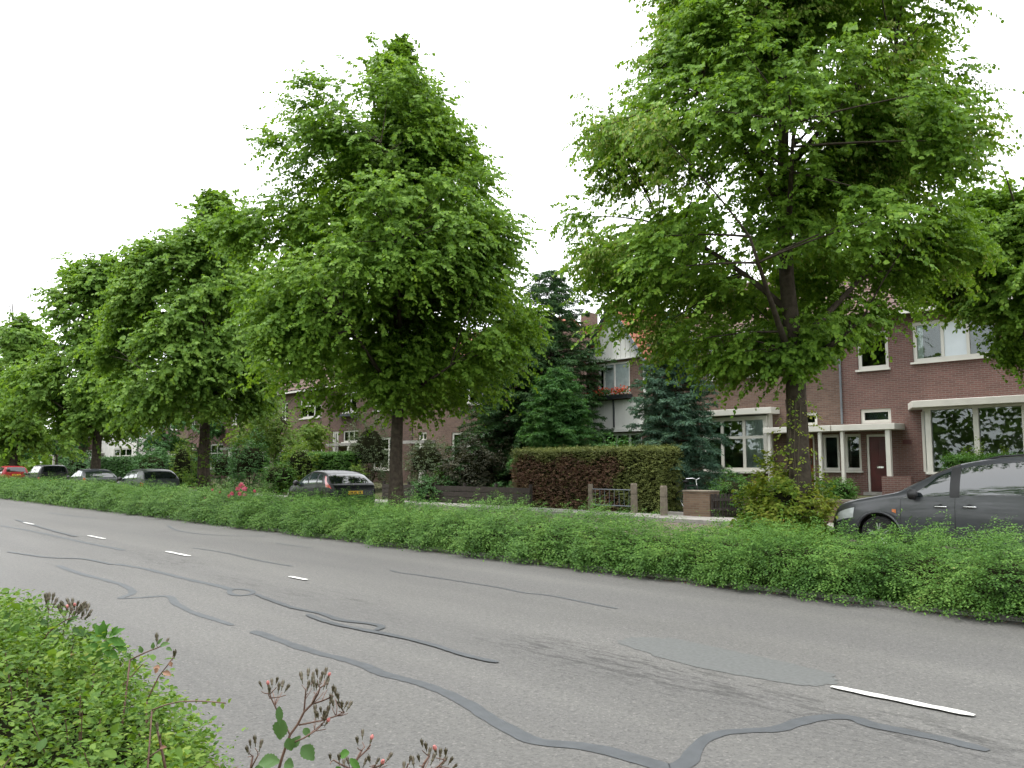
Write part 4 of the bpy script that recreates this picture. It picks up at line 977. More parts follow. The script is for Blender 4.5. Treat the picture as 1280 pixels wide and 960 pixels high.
MB().tube([(-.26,.40,hb-.04),(.26,.40,hb-.04)],.016,6).build('handle',M['bin'],BN)
MB().box(-.12,.12,-.338,-.31,.55,.85).build('label_plate',M['white'],BN)
for s in (-1,1): MB().lathe([(.09,-.025),(.1,0),(.09,.025)],(s*.22,.27,.1),14,'x').build('wheel',M['tyre'],BN)
# bicycle
def bicycle(loc,rz,label):
    B=empty('bicycle',loc,rz); tag(B,label,'bicycle')
    for x in (-.52,.52):
        t=MB(); n=28
        t.tube([(x+.33*math.cos(2*math.pi*i/n),0,.35+.33*math.sin(2*math.pi*i/n)) for i in range(n+1)],.017,6)
        w=t.build('wheel',M['tyre'],B)
        s=MB()
        for i in range(14): a=2*math.pi*i/14; s.tube([(x,0,.35),(x+.32*math.cos(a),0,.35+.32*math.sin(a))],.003,3)
        s.lathe([(.03,-.05),(.03,.05)],(x,0,.35),8,'y'); s.build('spokes',M['chrome'],w)
    f=MB(); bb=(-.08,0,.3); st=(-.22,0,.85); hd=(.36,0,.88)
    for a,b in ((bb,st),(bb,(.38,0,.72)),(st,hd),(bb,(-.52,0,.35)),(st,(-.52,0,.35)),(hd,(.52,0,.35))): f.tube([a,b],.018,6)
    f.build('frame',M['trim'],B)
    MB().tube([hd,(.33,0,1.05),(.33,.12,1.1),(.2,.28,1.08)],.013,6).tube([(.33,0,1.05),(.33,-.12,1.1),(.2,-.28,1.08)],.013,6).build('handlebar',M['chrome'],B)
    MB().tube([st,(-.25,0,.95)],.014,6).lathe([(.02,0),(.1,.02),(.11,.05),(.03,.07)],(-.25,0,.95),10).build('saddle',M['trim'],B)
    MB().tube([(-.08,-.09,.22),(-.08,.09,.38)],.012,5).lathe([(.09,-.01),(.09,.01)],(-.08,.03,.3),12,'y').build('crank',M['chrome'],B)
    return B
bicycle(at_garden(862,22.),-.35,'bicycle leaning behind the brick wall stub under the cedar')
# ================================================================== CARS
def make_car(loc,rz,label,sp):
    L,W,zs=sp['L'],sp['W']/2,sp.get('sill',.24)
    tx,tz=zip(*sp['top']); bx,bz=zip(*sp['belt'])
    def pch(x,X,Z):  # smooth interpolation through the profile points
        X=np.array(X);Z=np.array(Z); i=int(np.clip(np.searchsorted(X,x)-1,0,len(X)-2)); h=X[i+1]-X[i]; t=np.clip((x-X[i])/h,0,1)
        def sl(k):
            if k<=0 or k>=len(X)-1: return (Z[min(k+1,len(X)-1)]-Z[max(k-1,0)])/(X[min(k+1,len(X)-1)]-X[max(k-1,0)])
            a=(Z[k]-Z[k-1])/(X[k]-X[k-1]); b=(Z[k+1]-Z[k])/(X[k+1]-X[k]); return 0 if a*b<=0 else 2*a*b/(a+b)
        m0,m1=sl(i)*h,sl(i+1)*h
        return (2*t**3-3*t*t+1)*Z[i]+(t**3-2*t*t+t)*m0+(-2*t**3+3*t*t)*Z[i+1]+(t**3-t*t)*m1
    def plan(d):
        w=W
        fr,rr=sp.get('fround',.75),sp.get('rround',.4)
        if d<fr: w-=W*sp.get('fcut',.30)*((fr-d)/fr)**2.2
        if d>L-rr: w-=W*sp.get('rcut',.16)*((d-(L-rr))/rr)**2.2
        return w
    wheels=sp['wheels']; R=sp['R']
    VB=[0,.08,.22,.38,.5,.55,.60,.65,.70,.74,.82,.91,1.]
    tum=sp.get('tumble',.34)
    def sec(d):
        zt=pch(d,tx,tz); zb=min(pch(d,bx,bz),zt-.03); w=plan(d); hh=zt-zb
        wr=w*.955-tum*hh; rl=min(.075,.3*hh)
        lo=zs
        for wx in wheels:
            q=(R+.055)**2-(d-wx)**2
            if q>0: lo=max(lo,R+math.sqrt(q)-.0)
        lo=min(lo,zb-.1)
        ep=min(d,L-d); under=.10*max(0,(.12-ep)/.12)
        f=lambda t: max(lo,zs+t*(zb-zs))
        return [(w*.95-under,max(lo,zs+under)),(w*.975,f(.10)),(w*1.0,f(.36)),(w*.992,f(.78)),(w*.955,zb),*[(w*.955+(wr-w*.955)*t**1.7,zb+(zt-rl-zb)*t) for t in (.2083,.4167,.625,.8333)],(wr,zt-rl),(wr-.07,zt-rl*.38),(wr*.55,zt-rl*.1),(0,zt)]
    def S(d,v,side=1):
        s=sec(d); i=min(int(np.searchsorted(VB,v,'right'))-1,len(VB)-2); t=(v-VB[i])/(VB[i+1]-VB[i])
        y=s[i][0]*(1-t)+s[i+1][0]*t; z=s[i][1]*(1-t)+s[i+1][1]*t
        return Vector((L/2-d,y*side,z))
    def Sn(d,v,side,off):
        e=.01; p=S(d,v,side); a=S(min(d+e,L),v,side)-S(max(d-e,0),v,side); b=S(d,min(v+e,1),side)-S(d,max(v-e,0),side)
        n=a.cross(b)
        if n.length<1e-9: return p
        n.normalize()
        if n.y*side<-1e-4 or (abs(n.y)<.2 and n.z<0): n=-n
        return p+n*off
    root=empty('parked_car',loc,rz); tag(root,label,'car',group='cars parked behind the long hedge')
    ds=sorted({*np.linspace(0,L,96),*[w+s*q for w in wheels for s in (-1,1) for q in (R+.054,R+.04,R)]})
    vs=[0,.04,.08,.15,.22,.3,.38,.44,.5,.55,.6,.65,.7,.74,.78,.82,.87,.91,.96,1.]
    mb=MB()
    rows=[[S(d,v,1) for v in vs]+[S(d,v,-1) for v in vs[-2::-1]] for d in ds]
    mb.grid(rows); k=len(rows[0])
    for r in (rows[0],rows[-1]): mb.add(r,[tuple(range(k))])
    paint=carpaint('car paint',sp['col'],sp.get('gloss',.18))
    body=mb.build('body',paint,root,smooth=True)
    # under body and wheel wells
    ub=MB(); ub.box(-L/2+.25,L/2-.25,-W+.26,W-.26,.2,.75); ub.build('underbody',M['trim'],root)
    def patch(name,d0,d1,va,vb,mat,off=.006,par=root,n=10,m=6,sides=(1,-1),th=0):
        """d0,d1: (at bottom, at top) fore and aft edges"""
        for s in sides:
            g=[[Sn((d0[0]*(1-v)+d0[1]*v)*(1-u)+(d1[0]*(1-v)+d1[1]*v)*u,va+(vb-va)*v,s,off) for u in np.linspace(0,1,n+1)] for v in np.linspace(0,1,m+1)]
            MB().grid(g).build(name,mat,par,smooth=True)
    gm=M[sp.get('glass','cglass')]
    for w in sp['side']: patch('window',(w[0],w[1]),(w[2],w[3]),w[4] if len(w)>4 else .515,w[5] if len(w)>5 else .725,gm)
    for w in sp.get('pillar',[]): patch('pillar_trim',(w[0],w[1]),(w[2],w[3]),.505,.74,M['trim'],off=.004,n=3)
    def top(name,d0,d1,mat,wv=.80,off=.006,n=14,m=8,d0c=None):
        g=[]
        for u in np.linspace(0,1,m+1):
            row=[]
            for q in np.linspace(-1,1,n+1):
                v=1-abs(q)*(1-wv); d=d0+(d1-d0)*u
                row.append(Sn(d,v,1 if q>=0 else -1,off))
            g.append(row)
        return MB().grid(g).build(name,mat,root,smooth=True)
    top('windscreen',*sp['screen'],gm,wv=.80); top('rear_window',*sp['rear'],M[sp.get('rglass','cglass')],wv=sp.get('rwv',.80))
    for d in sp.get('seams',[]): patch('door_gap',(d,d),(d+.012,d+.012),.03,.5,M['trim'],off=.003,n=1,m=8)
    if sp.get('mould'): patch('side_moulding',(1.35,1.35),(L-1.25,L-1.25),.10,.155,paint,off=.018,n=30,m=2)
    for w in wheels:
        for s in (1,-1):
            y=s*(W-.13)
            t=MB().lathe([(R*.62,-.10),(R*.93,-.11),(R,-.07),(R,.07),(R*.93,.11),(R*.62,.10)],(L/2-w,y,R),28,'y').build('tyre',M['tyre'],root,smooth=False)
            t.name='wheel'
            rm=MB(); rm.lathe([(R*.66,-.06),(R*.66,.092*1),(R*.60,.098),(R*.58,.05)],(L/2-w,y,R),24,'y') if s>0 else rm.lathe([(R*.58,-.05),(R*.60,-.098),(R*.66,-.092),(R*.66,.06)],(L/2-w,y,R),24,'y')
            c=Vector((L/2-w,y+s*.085,R))
            for i in range(5):
                a=2*math.pi*i/5+.3
                for da in (-.13,.13): rm.tube([c+Vector((.05*math.cos(a),0,.05*math.sin(a))),c+Vector((R*.62*math.cos(a+da),0,R*.62*math.sin(a+da)))],.022,5)
            rm.lathe([(.07,-.012),(.06,.012)],tuple(c),12,'y'); rm.build('rim',M['rim'],t)
            # dark wheel well behind the arch
            MB().lathe([(R+.06,-.02),(R+.06,.0)],(L/2-w,s*(W-.27),R+.01),24,'y').build('wheel_well',M['trim'],root)
        if sp.get('lip'):
            for s in (1,-1):
                pts=[]
                for a in np.linspace(math.radians(12),math.radians(168),22):
                    d=w-(R+.075)*math.cos(a); z=R+(R+.075)*math.sin(a); pts.append((L/2-d,s*(plan(d)*.997+.004),z))
                MB().tube(pts,.022,6).build('wheel_arch',paint,root,smooth=True)
    for s in (1,-1):
        m=sp['mirror']; p=S(m,.52,s)+Vector((0,s*.10,.06))
        mm=MB(); mm.lathe([(.03,-.09),(.085,-.05),(.10,.02),(.09,.05),(.04,.06)],(p.x,p.y,p.z),12,'x'); mm.tube([p,S(m,.5,s)],.025,6); mm.build('mirror',M['trim'],root,smooth=True)
        for d in sp['handles']:
            p=S(d,.40,s)
            h=MB(); h.tube([p+Vector((.11,s*.006,0)),p+Vector((.08,s*.028,.004)),p+Vector((-.08,s*.028,.004)),p+Vector((-.11,s*.006,0))],.014,6); h.build('door_handle',M[sp.get('hmat','trim')],root,smooth=True)
            cup=MB().lathe([(.05,-.003),(.045,.003)],tuple(p+Vector((0,s*.002,0))),12,'y').build('handle_cup',M['trim'],root)
    q=sp['head']; patch('headlight',(q[0],q[0]+.05),(q[1],q[1]+.02),q[2],q[3],M['lamp'],off=.008)
    if sp.get('ind'): q=sp['ind']; patch('indicator',(q,q),(q+.07,q+.07),.33,.37,M['amber'],off=.01,n=2,m=2)
    for q in sp['tail']: patch('tail_light',(q[0],q[1]),(q[2],q[3]),q[4],q[5],M['tail'],off=.010)
    # rear plate, wiper, bumper strip
    zp=sp['plate']; xr=-L/2
    def rearx(z):  # rear surface station where the body top is at height z
        lo_=L*.5
        for d in np.linspace(L,L*.6,160):
            if pch(d,tx,tz)>=z: return L/2-d
        return xr
    xp=min(rearx(zp),xr+.0)-.012
    MB().box(xp-.012,xp,-.26,.26,zp-.055,zp+.055).build('number_plate',M['plate'],root)
    ink=MB()
    for i,(a,b) in enumerate([(.21,.17),(.155,.115),(.07,.03),(.015,-.025),(-.09,-.13),(-.145,-.185)]):
        ink.box(xp-.014,xp-.0125,b,a,zp-.032,zp+.032) if i%2 else ink.add([(xp-.0135,a,zp-.032),(xp-.0135,b,zp-.032),(xp-.0135,b,zp+.032),(xp-.0135,b+.01,zp+.02),(xp-.0135,a-.01,zp)],[(0,1,2,3,4)])
    ink.build('plate_characters',M['ink'],root)
    bm_=MB(); bm_.box(xr-.03,xr+.25,-W*.8,W*.8,.42,.52); bm_.build('rear_bumper',M['trim'],root,bevel=.02)
    bm_=MB(); bm_.box(L/2-.25,L/2+.012,-W*.55,W*.55,.36,.46); bm_.build('front_grille',M['trim'],root,bevel=.02)
    if sp.get('rail'):
        for s in (1,-1):
            MB().tube([S(d,.83,s)+Vector((0,0,.03 if 0<i<8 else 0)) for i,d in enumerate(np.linspace(*sp['rail'],9))],.018,6).build('roof_rail',M['trim'],root)
    wp=MB(); a=S(sp['screen'][0]+.04,.9,1); wp.tube([a+Vector((0,0,.02)),S(sp['screen'][0]+.18,.99,-1)+Vector((0,0,.02))],.010,5); wp.build('wiper',M['trim'],root)
    return root
van=dict(gloss=.45,glass='cglassv',L=4.86,W=1.98,col=(.072,.076,.084),R=.335,wheels=[.98,3.90],
  top=[(0,.60),(.04,.74),(.2,.88),(.55,.975),(1.0,1.055),(1.28,1.12),(1.55,1.27),(2.0,1.50),(2.4,1.645),(2.9,1.72),(3.5,1.745),(4.2,1.72),(4.55,1.64),(4.68,1.5),(4.8,1.05),(4.86,.8)],
  tumble=.30,belt=[(0,.55),(.2,.74),(.7,.88),(1.2,.98),(2.2,1.02),(3.5,1.05),(4.86,1.07)],
  side=[(1.42,1.98,2.20,2.20,.52,.722),(2.36,2.36,3.62,3.60,.52,.722),(3.72,3.70,4.48,4.40,.52,.722)],
  pillar=[(2.205,2.205,2.355,2.355),(3.625,3.605,3.715,3.695)],screen=(1.32,2.32),rear=(4.60,4.78),seams=[1.38,2.28,3.66],mould=True,lip=True,
  mirror=1.62,handles=[2.06,2.52],hmat='chrome',head=(.10,.52,.33,.47),ind=1.24,tail=[(4.62,4.62,4.78,4.78,.3,.48)],plate=.86,rail=(2.7,4.5))
xf=xat(1048,15.6)
make_car((xf+4.86/2,16.0,.04),math.pi,'dark grey people carrier with chrome door handles, nearest parked car',van)
hatch=dict(L=4.15,W=1.70,col=(.006,.007,.009),R=.31,wheels=[.83,3.42],glass='cglassl',
  top=[(0,.52),(.05,.66),(.4,.82),(.95,.95),(1.1,.985),(1.45,1.17),(1.85,1.35),(2.3,1.43),(2.8,1.415),(3.2,1.36),(3.45,1.29),(3.9,1.00),(4.04,.92),(4.12,.72),(4.15,.6)],
  belt=[(0,.48),(.4,.72),(1.1,.90),(2.5,.94),(3.4,.99),(4.15,.95)],fround=.9,
  side=[(1.28,1.72,2.16,2.14),(2.25,2.23,2.86,2.80),(2.95,2.90,3.36,3.10)],pillar=[(2.165,2.145,2.245,2.225),(2.865,2.805,2.945,2.895)],
  screen=(1.08,1.8),rear=(3.42,3.90),rglass='cglass',seams=[1.2,2.2,3.0],mirror=1.38,handles=[2.0,2.8],head=(.12,.55,.3,.45),tail=[(3.66,3.34,4.0,3.50,.42,.74)],plate=.70,tumble=.34)
xr=xat(424,14.3)
make_car((xr-4.15/2+.12,15.05,.04),math.pi-R_(5),'black hatchback with tall red rear lamps beside the tall lime trunk',hatch)
mpv=dict(hatch,L=4.0,W=1.68,col=(.30,.006,.014),glass='cglass',
  top=[(0,.55),(.05,.7),(.5,.92),(.95,1.05),(1.3,1.25),(1.8,1.52),(2.3,1.60),(3.2,1.58),(3.7,1.52),(3.86,1.25),(3.95,.95),(4.0,.6)],
  belt=[(0,.5),(.4,.8),(1.1,.95),(2.5,1.0),(4.0,1.03)],wheels=[.8,3.3],side=[(1.25,1.65,2.1,2.1),(2.2,2.2,2.95,2.95),(3.05,3.05,3.6,3.5)],pillar=[(2.1,2.1,2.2,2.2),(2.95,2.95,3.05,3.05)],
  screen=(1.0,1.75),rear=(3.72,3.88),tail=[(3.72,3.74,3.97,3.93,.3,.5)],plate=.98,handles=[2.0,2.85],rwv=.83)
def left_car(px,label,sp): make_car((xat(px,14.45)-sp['L']/2,13.62,.04),math.pi,label,sp)
left_car(38,'red tall hatchback with yellow rear plate, last in the parked row',mpv)
vn=dict(mpv,col=(.010,.011,.012),L=4.3,W=1.75,top=[(0,.6),(.05,.75),(.6,1.0),(1.0,1.12),(1.4,1.4),(1.8,1.6),(2.3,1.66),(3.5,1.66),(4.05,1.60),(4.18,1.3),(4.25,1.0),(4.3,.6)],belt=[(0,.5),(.5,.85),(1.1,1.02),(4.3,1.08)],
  wheels=[.8,3.5],side=[(1.3,1.62,2.1,2.1),(2.2,2.2,3.1,3.1),(3.2,3.2,3.95,3.9)],pillar=[(2.1,2.1,2.2,2.2),(3.1,3.1,3.2,3.2)],screen=(1.05,1.75),rear=(4.06,4.2),tail=[(4.05,4.05,4.25,4.25,.2,.4)],plate=.72)
left_car(88,'black boxy van with dark side windows next to the red car',vn)
h2=dict(hatch,plate=.45,col=(.02,.024,.03),tail=[(3.80,3.76,4.06,3.98,.30,.50)])
left_car(150,'dark blue grey hatchback with a red tail lamp at its rear corner',h2)
es=dict(hatch,plate=.45,L=4.3,col=(.045,.055,.05),glass='cglassl',tail=[(3.9,3.9,4.2,4.15,.25,.42)],
  top=[(0,.52),(.05,.66),(.4,.82),(.95,.95),(1.1,.985),(1.45,1.17),(1.85,1.37),(2.3,1.45),(3.0,1.45),(3.6,1.39),(3.85,1.27),(4.12,1.02),(4.2,.93),(4.27,.72),(4.3,.6)],belt=[(0,.48),(.4,.72),(1.1,.90),(2.5,.94),(3.6,.98),(4.3,.95)],rear=(3.78,4.12),wheels=[.83,3.5])
left_car(228,'green grey hatchback with pale windows, between black hatchback and blue grey one',es)

# ================================================================== FOREGROUND
def fg_bush():
    org=Vector((-4.5,.9,-.02)); root=empty('rose_bush',org); tag(root,'wide leafy rose bush with young green and reddish leaves on the near verge','rose bush')
    rng=np.random.default_rng(101)
    # body of the bush: lumps along the verge
    lumps=[(-2.55,.86,.5,.42,.60),(-3.1, 0.96, 0.66, 0.58, 0.57), (-3.6, 1.03, 0.62, 0.65, 0.69), (-4.2, 0.98, 0.7, 0.79, 0.81), (-4.9, 0.93, 0.8, 0.84, 0.87), (-5.7, 0.83, 0.8, 0.89, 0.85), (-6.6, 0.78, 0.9, 0.95, 0.85), (-7.6, 0.78, 1.0, 0.95, 0.83), (-8.8, 0.78, 1.1, 0.95, 0.79), (-10.2, 0.78, 1.2, 0.95, 0.77), (-2.6, 0.68, 0.5, 0.53, 0.49), (-3.2, 0.38, 0.8, 0.63, 0.69), (-4.3, 0.28, 0.9, 0.73, 0.79), (-5.5, 0.08, 1.1, 0.84, 0.85), (-2.3, 0.28, 0.55, 0.53, 0.53), (-7.5, -0.12, 1.5, 0.84, 0.79), (-4.0, 1.25, 0.6, 0.5, 0.59), (-4.9, 1.25, 0.7, 0.55, 0.72), (-6.0, 1.2, 0.9, 0.6, 0.77), (-3.3, 1.1, 0.5, 0.5, 0.55)]
    Ps=[];Ns=[];Ds=[];Ls=[]; mb=MB()
    for (x,y,rx,ry,h) in lumps:
        n=int(1000*rx*ry/.5)
        v=unit(rng.normal(0,1,(n,3))); v[:,2]=np.abs(v[:,2])
        E=np.array([x,y,.08])+v*np.array([rx,ry,h])*(rng.uniform(.62,1.,(n,1))**.6)
        A=unit(v*np.array([.7,.7,.9])+UP*.45+rng.normal(0,.4,(n,3))); T=.24*rng.uniform(.5,1.35,n); lg=rng.random(n)<.10; T[lg]*=2.; A[lg]+=UP*.5+rng.normal(0,.3,(lg.sum(),3))
        P,Nn,D,s=sprays(rng,E-A*T[:,None]*.7,A,T,9,droop=.18,jit=.3,up=.8,spread=.9,fall=.15)
        k=P[:,2]>.02; Ps.append(P[k]);Ns.append(Nn[k]);Ds.append(D[k]);big=rng.random(n)<.14; Ls.append((.025*rng.uniform(.5,1.35,n*9)*np.repeat(np.where(big,1.9,1.),9))[k])
        for i in range(30):
            j=rng.integers(0,n); mb.tube([(x+rng.normal(0,.08),y+rng.normal(0,.08),-.02),tuple((np.array([x,y,.1])+E[j])/2+[0,0,.05]),tuple(E[j])],[.006,.004,.002],4,cap=False)
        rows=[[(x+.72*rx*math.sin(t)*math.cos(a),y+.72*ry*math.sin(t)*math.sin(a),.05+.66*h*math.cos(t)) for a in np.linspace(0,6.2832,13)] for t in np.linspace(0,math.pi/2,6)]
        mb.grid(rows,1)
    L=np.concatenate(Ls); leafmesh('foliage',np.concatenate(Ps),np.concatenate(Ns),np.concatenate(Ds),L,L*.72,M['bush'],root,org,T_OVAL)
    mb.build('branches',[M['rstem'],M['core']],root,org,smooth=True)
fg_bush()
# bud prototypes: closed and opening
def budmesh(open_):
    mb=MB(); s=1.
    mb.lathe([(.0012,-.012),(.0018,0),(.0042,.002),(.0048,.006),(.0036,.009),(.0042,.012),(.0046,.016),(.0030,.022),(.0006,.027)],(0,0,0),8)
    for i in range(5):
        a=i*1.2566; c,s_=math.cos(a),math.sin(a)
        mb.add([(.004*c,.004*s_,.008),(.0058*c-.002*s_,.0058*s_+.002*c,.017),(.0045*c,.0045*s_,.030),(.0058*c+.002*s_,.0058*s_-.002*c,.017)],[(0,1,2,3)])
    if open_: mb.lathe([(.004,.010),(.0068,.016),(.0066,.021),(.004,.026),(.001,.028)],(0,0,0),9,mi=1)
    o=mb.build('bud',[M['bud'],M['budp']],smooth=True); me=o.data; bpy.data.objects.remove(o); return me
BUD=[budmesh(False),budmesh(True)]
def bigleaf(mb,p,d,n,l,w,mi=0):
    p=Vector(p);d=Vector(d).normalized();n=Vector(n);s=d.cross(n).normalized();n=s.cross(d)
    prof=[0,.42,.62,.86,.88,1.,.90,.92,.70,.66,.40,.32,0.02]; k=len(prof); rows=[]
    for i,q in enumerate(prof):
        t=i/(k-1); c=p+d*l*t-n*l*.18*t*t
        e=1+.07*(i%2)
        rows.append([c-s*w/2*q*e+n*w*.16*q,c-s*w/4*q+n*w*.05*q,c,c+s*w/4*q+n*w*.05*q,c+s*w/2*q*e+n*w*.16*q])
    mb.grid(rows,mi)
def sprig(label,depth,stems,buds,leaves,seed,root_px,rad=.0026,pinks=(),leafmat='rose'):
    rng=random.Random(seed)
    P=lambda q,dd=0.: atd(q[0],q[1],depth+dd)
    b=P(root_px); b.z=0.0
    root=empty('rose_plant',b); tag(root,label,'rose plant')
    st=MB(); st.tube([b,b.lerp(P(stems[0][0]),.6)+Vector((.01,0,0)),P(stems[0][0])],[rad*1.7,rad*1.4,rad*1.2],6)
    for k,s in enumerate(stems):
        j=[rng.uniform(-.03,.03) if k else 0 for _ in s]; j[0]=0
        st.tube([P(q,e) for q,e in zip(s,j)],[rad*(1.2 if k==0 else .7)*(1-.35*i/len(s)) for i in range(len(s))],6)
    nodes_=[P(q) for s in stems for q in s]
    objs=[]
    for i,q in enumerate(buds):
        p=P(q,rng.uniform(-.05,.05)); near=min(nodes_,key=lambda a:(a-p).length+.6*max(0,a.z-p.z+.02)*3)
        st.tube([near,(near+p)/2+Vector((rng.uniform(-.004,.004),rng.uniform(-.004,.004),-.006)),p-Vector((0,0,.01))],[rad*.45,rad*.36,rad*.32],5)
        objs.append((p,(p-near).normalized(),1 if i in pinks else 0))
    st.build('stem',M['rstem'],root,b,smooth=True)
    for p,d,o in objs:
        ob=bpy.data.objects.new('bud',BUD[o]); COL.objects.link(ob); ob.parent=root; ob.location=p-b
        up=(d+Vector((0,0,.8))).normalized(); ob.rotation_euler=Vector((0,0,1)).rotation_difference(up).to_euler(); sc=rng.uniform(.8,1.15)*depth/1.7*.56; ob.scale=(sc,)*3
    for (q,ang,lpx,wpx) in leaves:
        p=P(q,rng.uniform(-.02,.02)); m=depth/FPX; a=math.radians(ang)
        d=Vector((RT[0],RT[1],0))*math.cos(a)+Vector((0,0,1))*math.sin(a)+Vector((FW[0],FW[1],0))*rng.uniform(-.5,.2)
        n=Vector((-FW[0]*.7+rng.uniform(-.2,.2),-FW[1]*.7,.75))
        mb=MB(); bigleaf(mb,p,d,n,lpx*m,wpx*m)
        mb.build('leaf',M[leafmat],root,b,smooth=True)
Zq=lambda x,y:(280+x/4,800+y/4)
sprig('tall rose stem with a fan of small buds standing clear before the road',1.75,
  [[Zq(270,660),Zq(290,590),Zq(310,530),Zq(330,475),Zq(370,420),Zq(400,360),Zq(440,320),Zq(455,280)],
   [Zq(330,475),Zq(310,430),Zq(280,385),Zq(255,330),Zq(235,290),Zq(230,270)],[Zq(400,360),Zq(405,300),Zq(410,250)],[Zq(440,320),Zq(490,305),Zq(525,290),Zq(535,275)],
   [Zq(375,425),Zq(440,412),Zq(500,400),Zq(560,380),Zq(600,360)],[Zq(330,520),Zq(400,490),Zq(455,455),Zq(490,425)],[Zq(440,320),Zq(470,270),Zq(480,240)]],
  [Zq(*q) for q in [(188,232),(222,235),(228,262),(262,212),(272,252),(290,237),(310,250),(240,225),
   (390,200),(420,180),(420,240),(440,190),(450,235),(466,175),(480,215),(490,190),(505,175),(520,190),(500,235),(515,225),(440,215),(462,240),
   (545,255),(556,268),(540,310),(572,295),(575,330),(560,275),(548,330),(590,335),(605,335),(620,342),(455,365),(470,385),(485,360),(500,385),(515,370),(530,320),(505,400),(510,420),(490,395),(460,390)]],
  [(Zq(300,400),-105,23,22),(Zq(318,490),-70,16,13),(Zq(390,530),-40,22,18),(Zq(400,440),-45,13,9),(Zq(340,540),60,16,12),(Zq(275,330),-80,22,9),(Zq(250,600),-170,22,17),(Zq(300,620),-10,12,16)],1,(345,1010),pinks=(17,1,39))
sprig('low rose stem with buds rising from the bottom edge of the picture',1.65,
  [[(432,985),(440,962),(447,948),(452,938)],[(447,948),(458,938),(463,931)],[(440,962),(425,955),(417,950)],[(432,985),(462,962),(470,956)],[(462,962),(480,955)]],
  [(447,928),(453,921),(463,928),(413,948),(424,950),(436,955),(462,951),(470,955),(476,957),(484,950),(455,956),(430,958)],
  [((437,941),-165,15,12),((437,948),-40,20,9),((420,958),-60,14,9)],2,(432,1020),pinks=(2,8),leafmat='priv')
sprig('rightmost low rose stem with a row of dark buds at the bottom edge',1.6,
  [[(520,1000),(523,975),(530,955),(537,944)],[(523,975),(548,958),(556,950)],[(520,1000),(505,970),(510,955)]],
  [(528,931),(533,936),(536,944),(545,940),(550,946),(557,943),(562,953),(512,952),(517,956),(540,952),(553,955),(524,950),(505,962),(566,960)],[((512,975),150,14,10)],3,(520,1030),pinks=(3,))
sprig('small rose stem with three buds at the right edge of the bush',1.85,[[(312,985),(313,962),(316,945)],[(313,962),(322,945)]],[(313,932),(319,929),(325,935),(310,940)],[((330,955),20,22,20),((318,960),-20,12,12)],4,(312,1020))
Zs=lambda x,y:(x/4,740+y/4)
sprig('rose shoot with a brown spent flower cluster above the bush',4.4,
  [[Zs(175,330),Zs(205,265),Zs(240,205),Zs(290,165),Zs(330,140),Zs(360,125)],[Zs(240,205),Zs(240,130),Zs(243,90)],[Zs(330,140),Zs(400,130),Zs(425,115)],[Zs(360,125),Zs(370,90)]],
  [Zs(*q) for q in [(232,45),(245,40),(262,40),(235,65),(270,65),(300,95),(310,85),(325,75),(335,95),(345,62),(355,85),(365,60),(372,78),(385,70),(395,90),(405,75),(415,90),(425,82),(435,95),(440,115),(430,130),(390,110),(350,110),(410,120),(378,105)]],
  [(Zs(330,165),40,22,10),(Zs(360,185),-20,22,11),(Zs(410,210),-10,12,9),(Zs(290,220),-150,14,9),(Zs(240,160),160,12,8),(Zs(255,240),-30,12,8),(Zs(210,265),170,10,7),(Zs(355,230),30,14,9)],6,Zs(160,420),rad=.003,pinks=(8,12))
sprig('rose shoot with a crown of large fresh leaves on the bush',4.0,[[Zs(470,380),Zs(490,330),Zs(510,280),Zs(525,240)],[Zs(510,280),Zs(560,260),Zs(590,250)]],[],
  [(Zs(520,235),95,22,11),(Zs(515,225),120,18,10),(Zs(520,230),70,22,11),(Zs(545,225),35,20,11),(Zs(540,240),-10,22,12),(Zs(575,265),-15,17,11),(Zs(505,240),160,16,11),(Zs(520,245),-60,18,12),(Zs(500,290),150,18,11),(Zs(560,215),60,13,8),(Zs(480,330),170,18,12),(Zs(500,340),-30,18,12),(Zs(535,300),-20,16,11)],7,Zs(450,500),rad=.0035,leafmat='priv')
sprig('thin rose shoot with dark red young leaves beside the road',3.5,[[Zs(735,545),Zs(760,490),Zs(795,420),Zs(835,370),Zs(870,320)]],[Zs(872,318),Zs(866,326)],
  [(Zs(800,380),170,8,7),(Zs(815,400),-10,12,7),(Zs(850,350),-60,6,5),(Zs(790,380),-120,7,6)],8,Zs(720,640),rad=.0026,leafmat='deadred' if 'deadred' in M else 'dead')
sprig('rose shoot leaning right with small paired leaves',3.6,[[Zs(650,340),Zs(700,315),Zs(745,295),Zs(790,278),Zs(828,258)]],[Zs(785,245),Zs(828,256)],
  [(Zs(710,305),110,9,6),(Zs(800,270),20,12,7),(Zs(830,280),-10,9,5),(Zs(765,285),90,8,5),(Zs(790,262),60,9,5),(Zs(650,335),80,8,5)],9,Zs(560,520),rad=.003,leafmat='rose')
sprig('nearly level rose shoot with small hanging leaves over the road edge',2.9,[[Zs(760,590),Zs(835,562),Zs(900,548),Zs(980,545),Zs(1060,549),Zs(1130,556)]],[],
  [(Zs(865+i*27+(i*37%11),551+(i*13%7)),(-70+35*(i%3)) if i%2 else (40+20*(i%3)),7+(i*5%5),5+(i*3%3)) for i in range(11)],10,Zs(700,760),rad=.0022,leafmat='lite')
sprig('bare reddish rose cane low in the near bush',2.3,[[Zs(830,900),Zs(815,820),Zs(800,750),Zs(788,695)],[Zs(805,785),Zs(760,815),Zs(715,850)]],[Zs(788,692),Zs(800,735)],[(Zs(800,780),20,10,5)],11,Zs(840,960),rad=.0032,leafmat='dead')

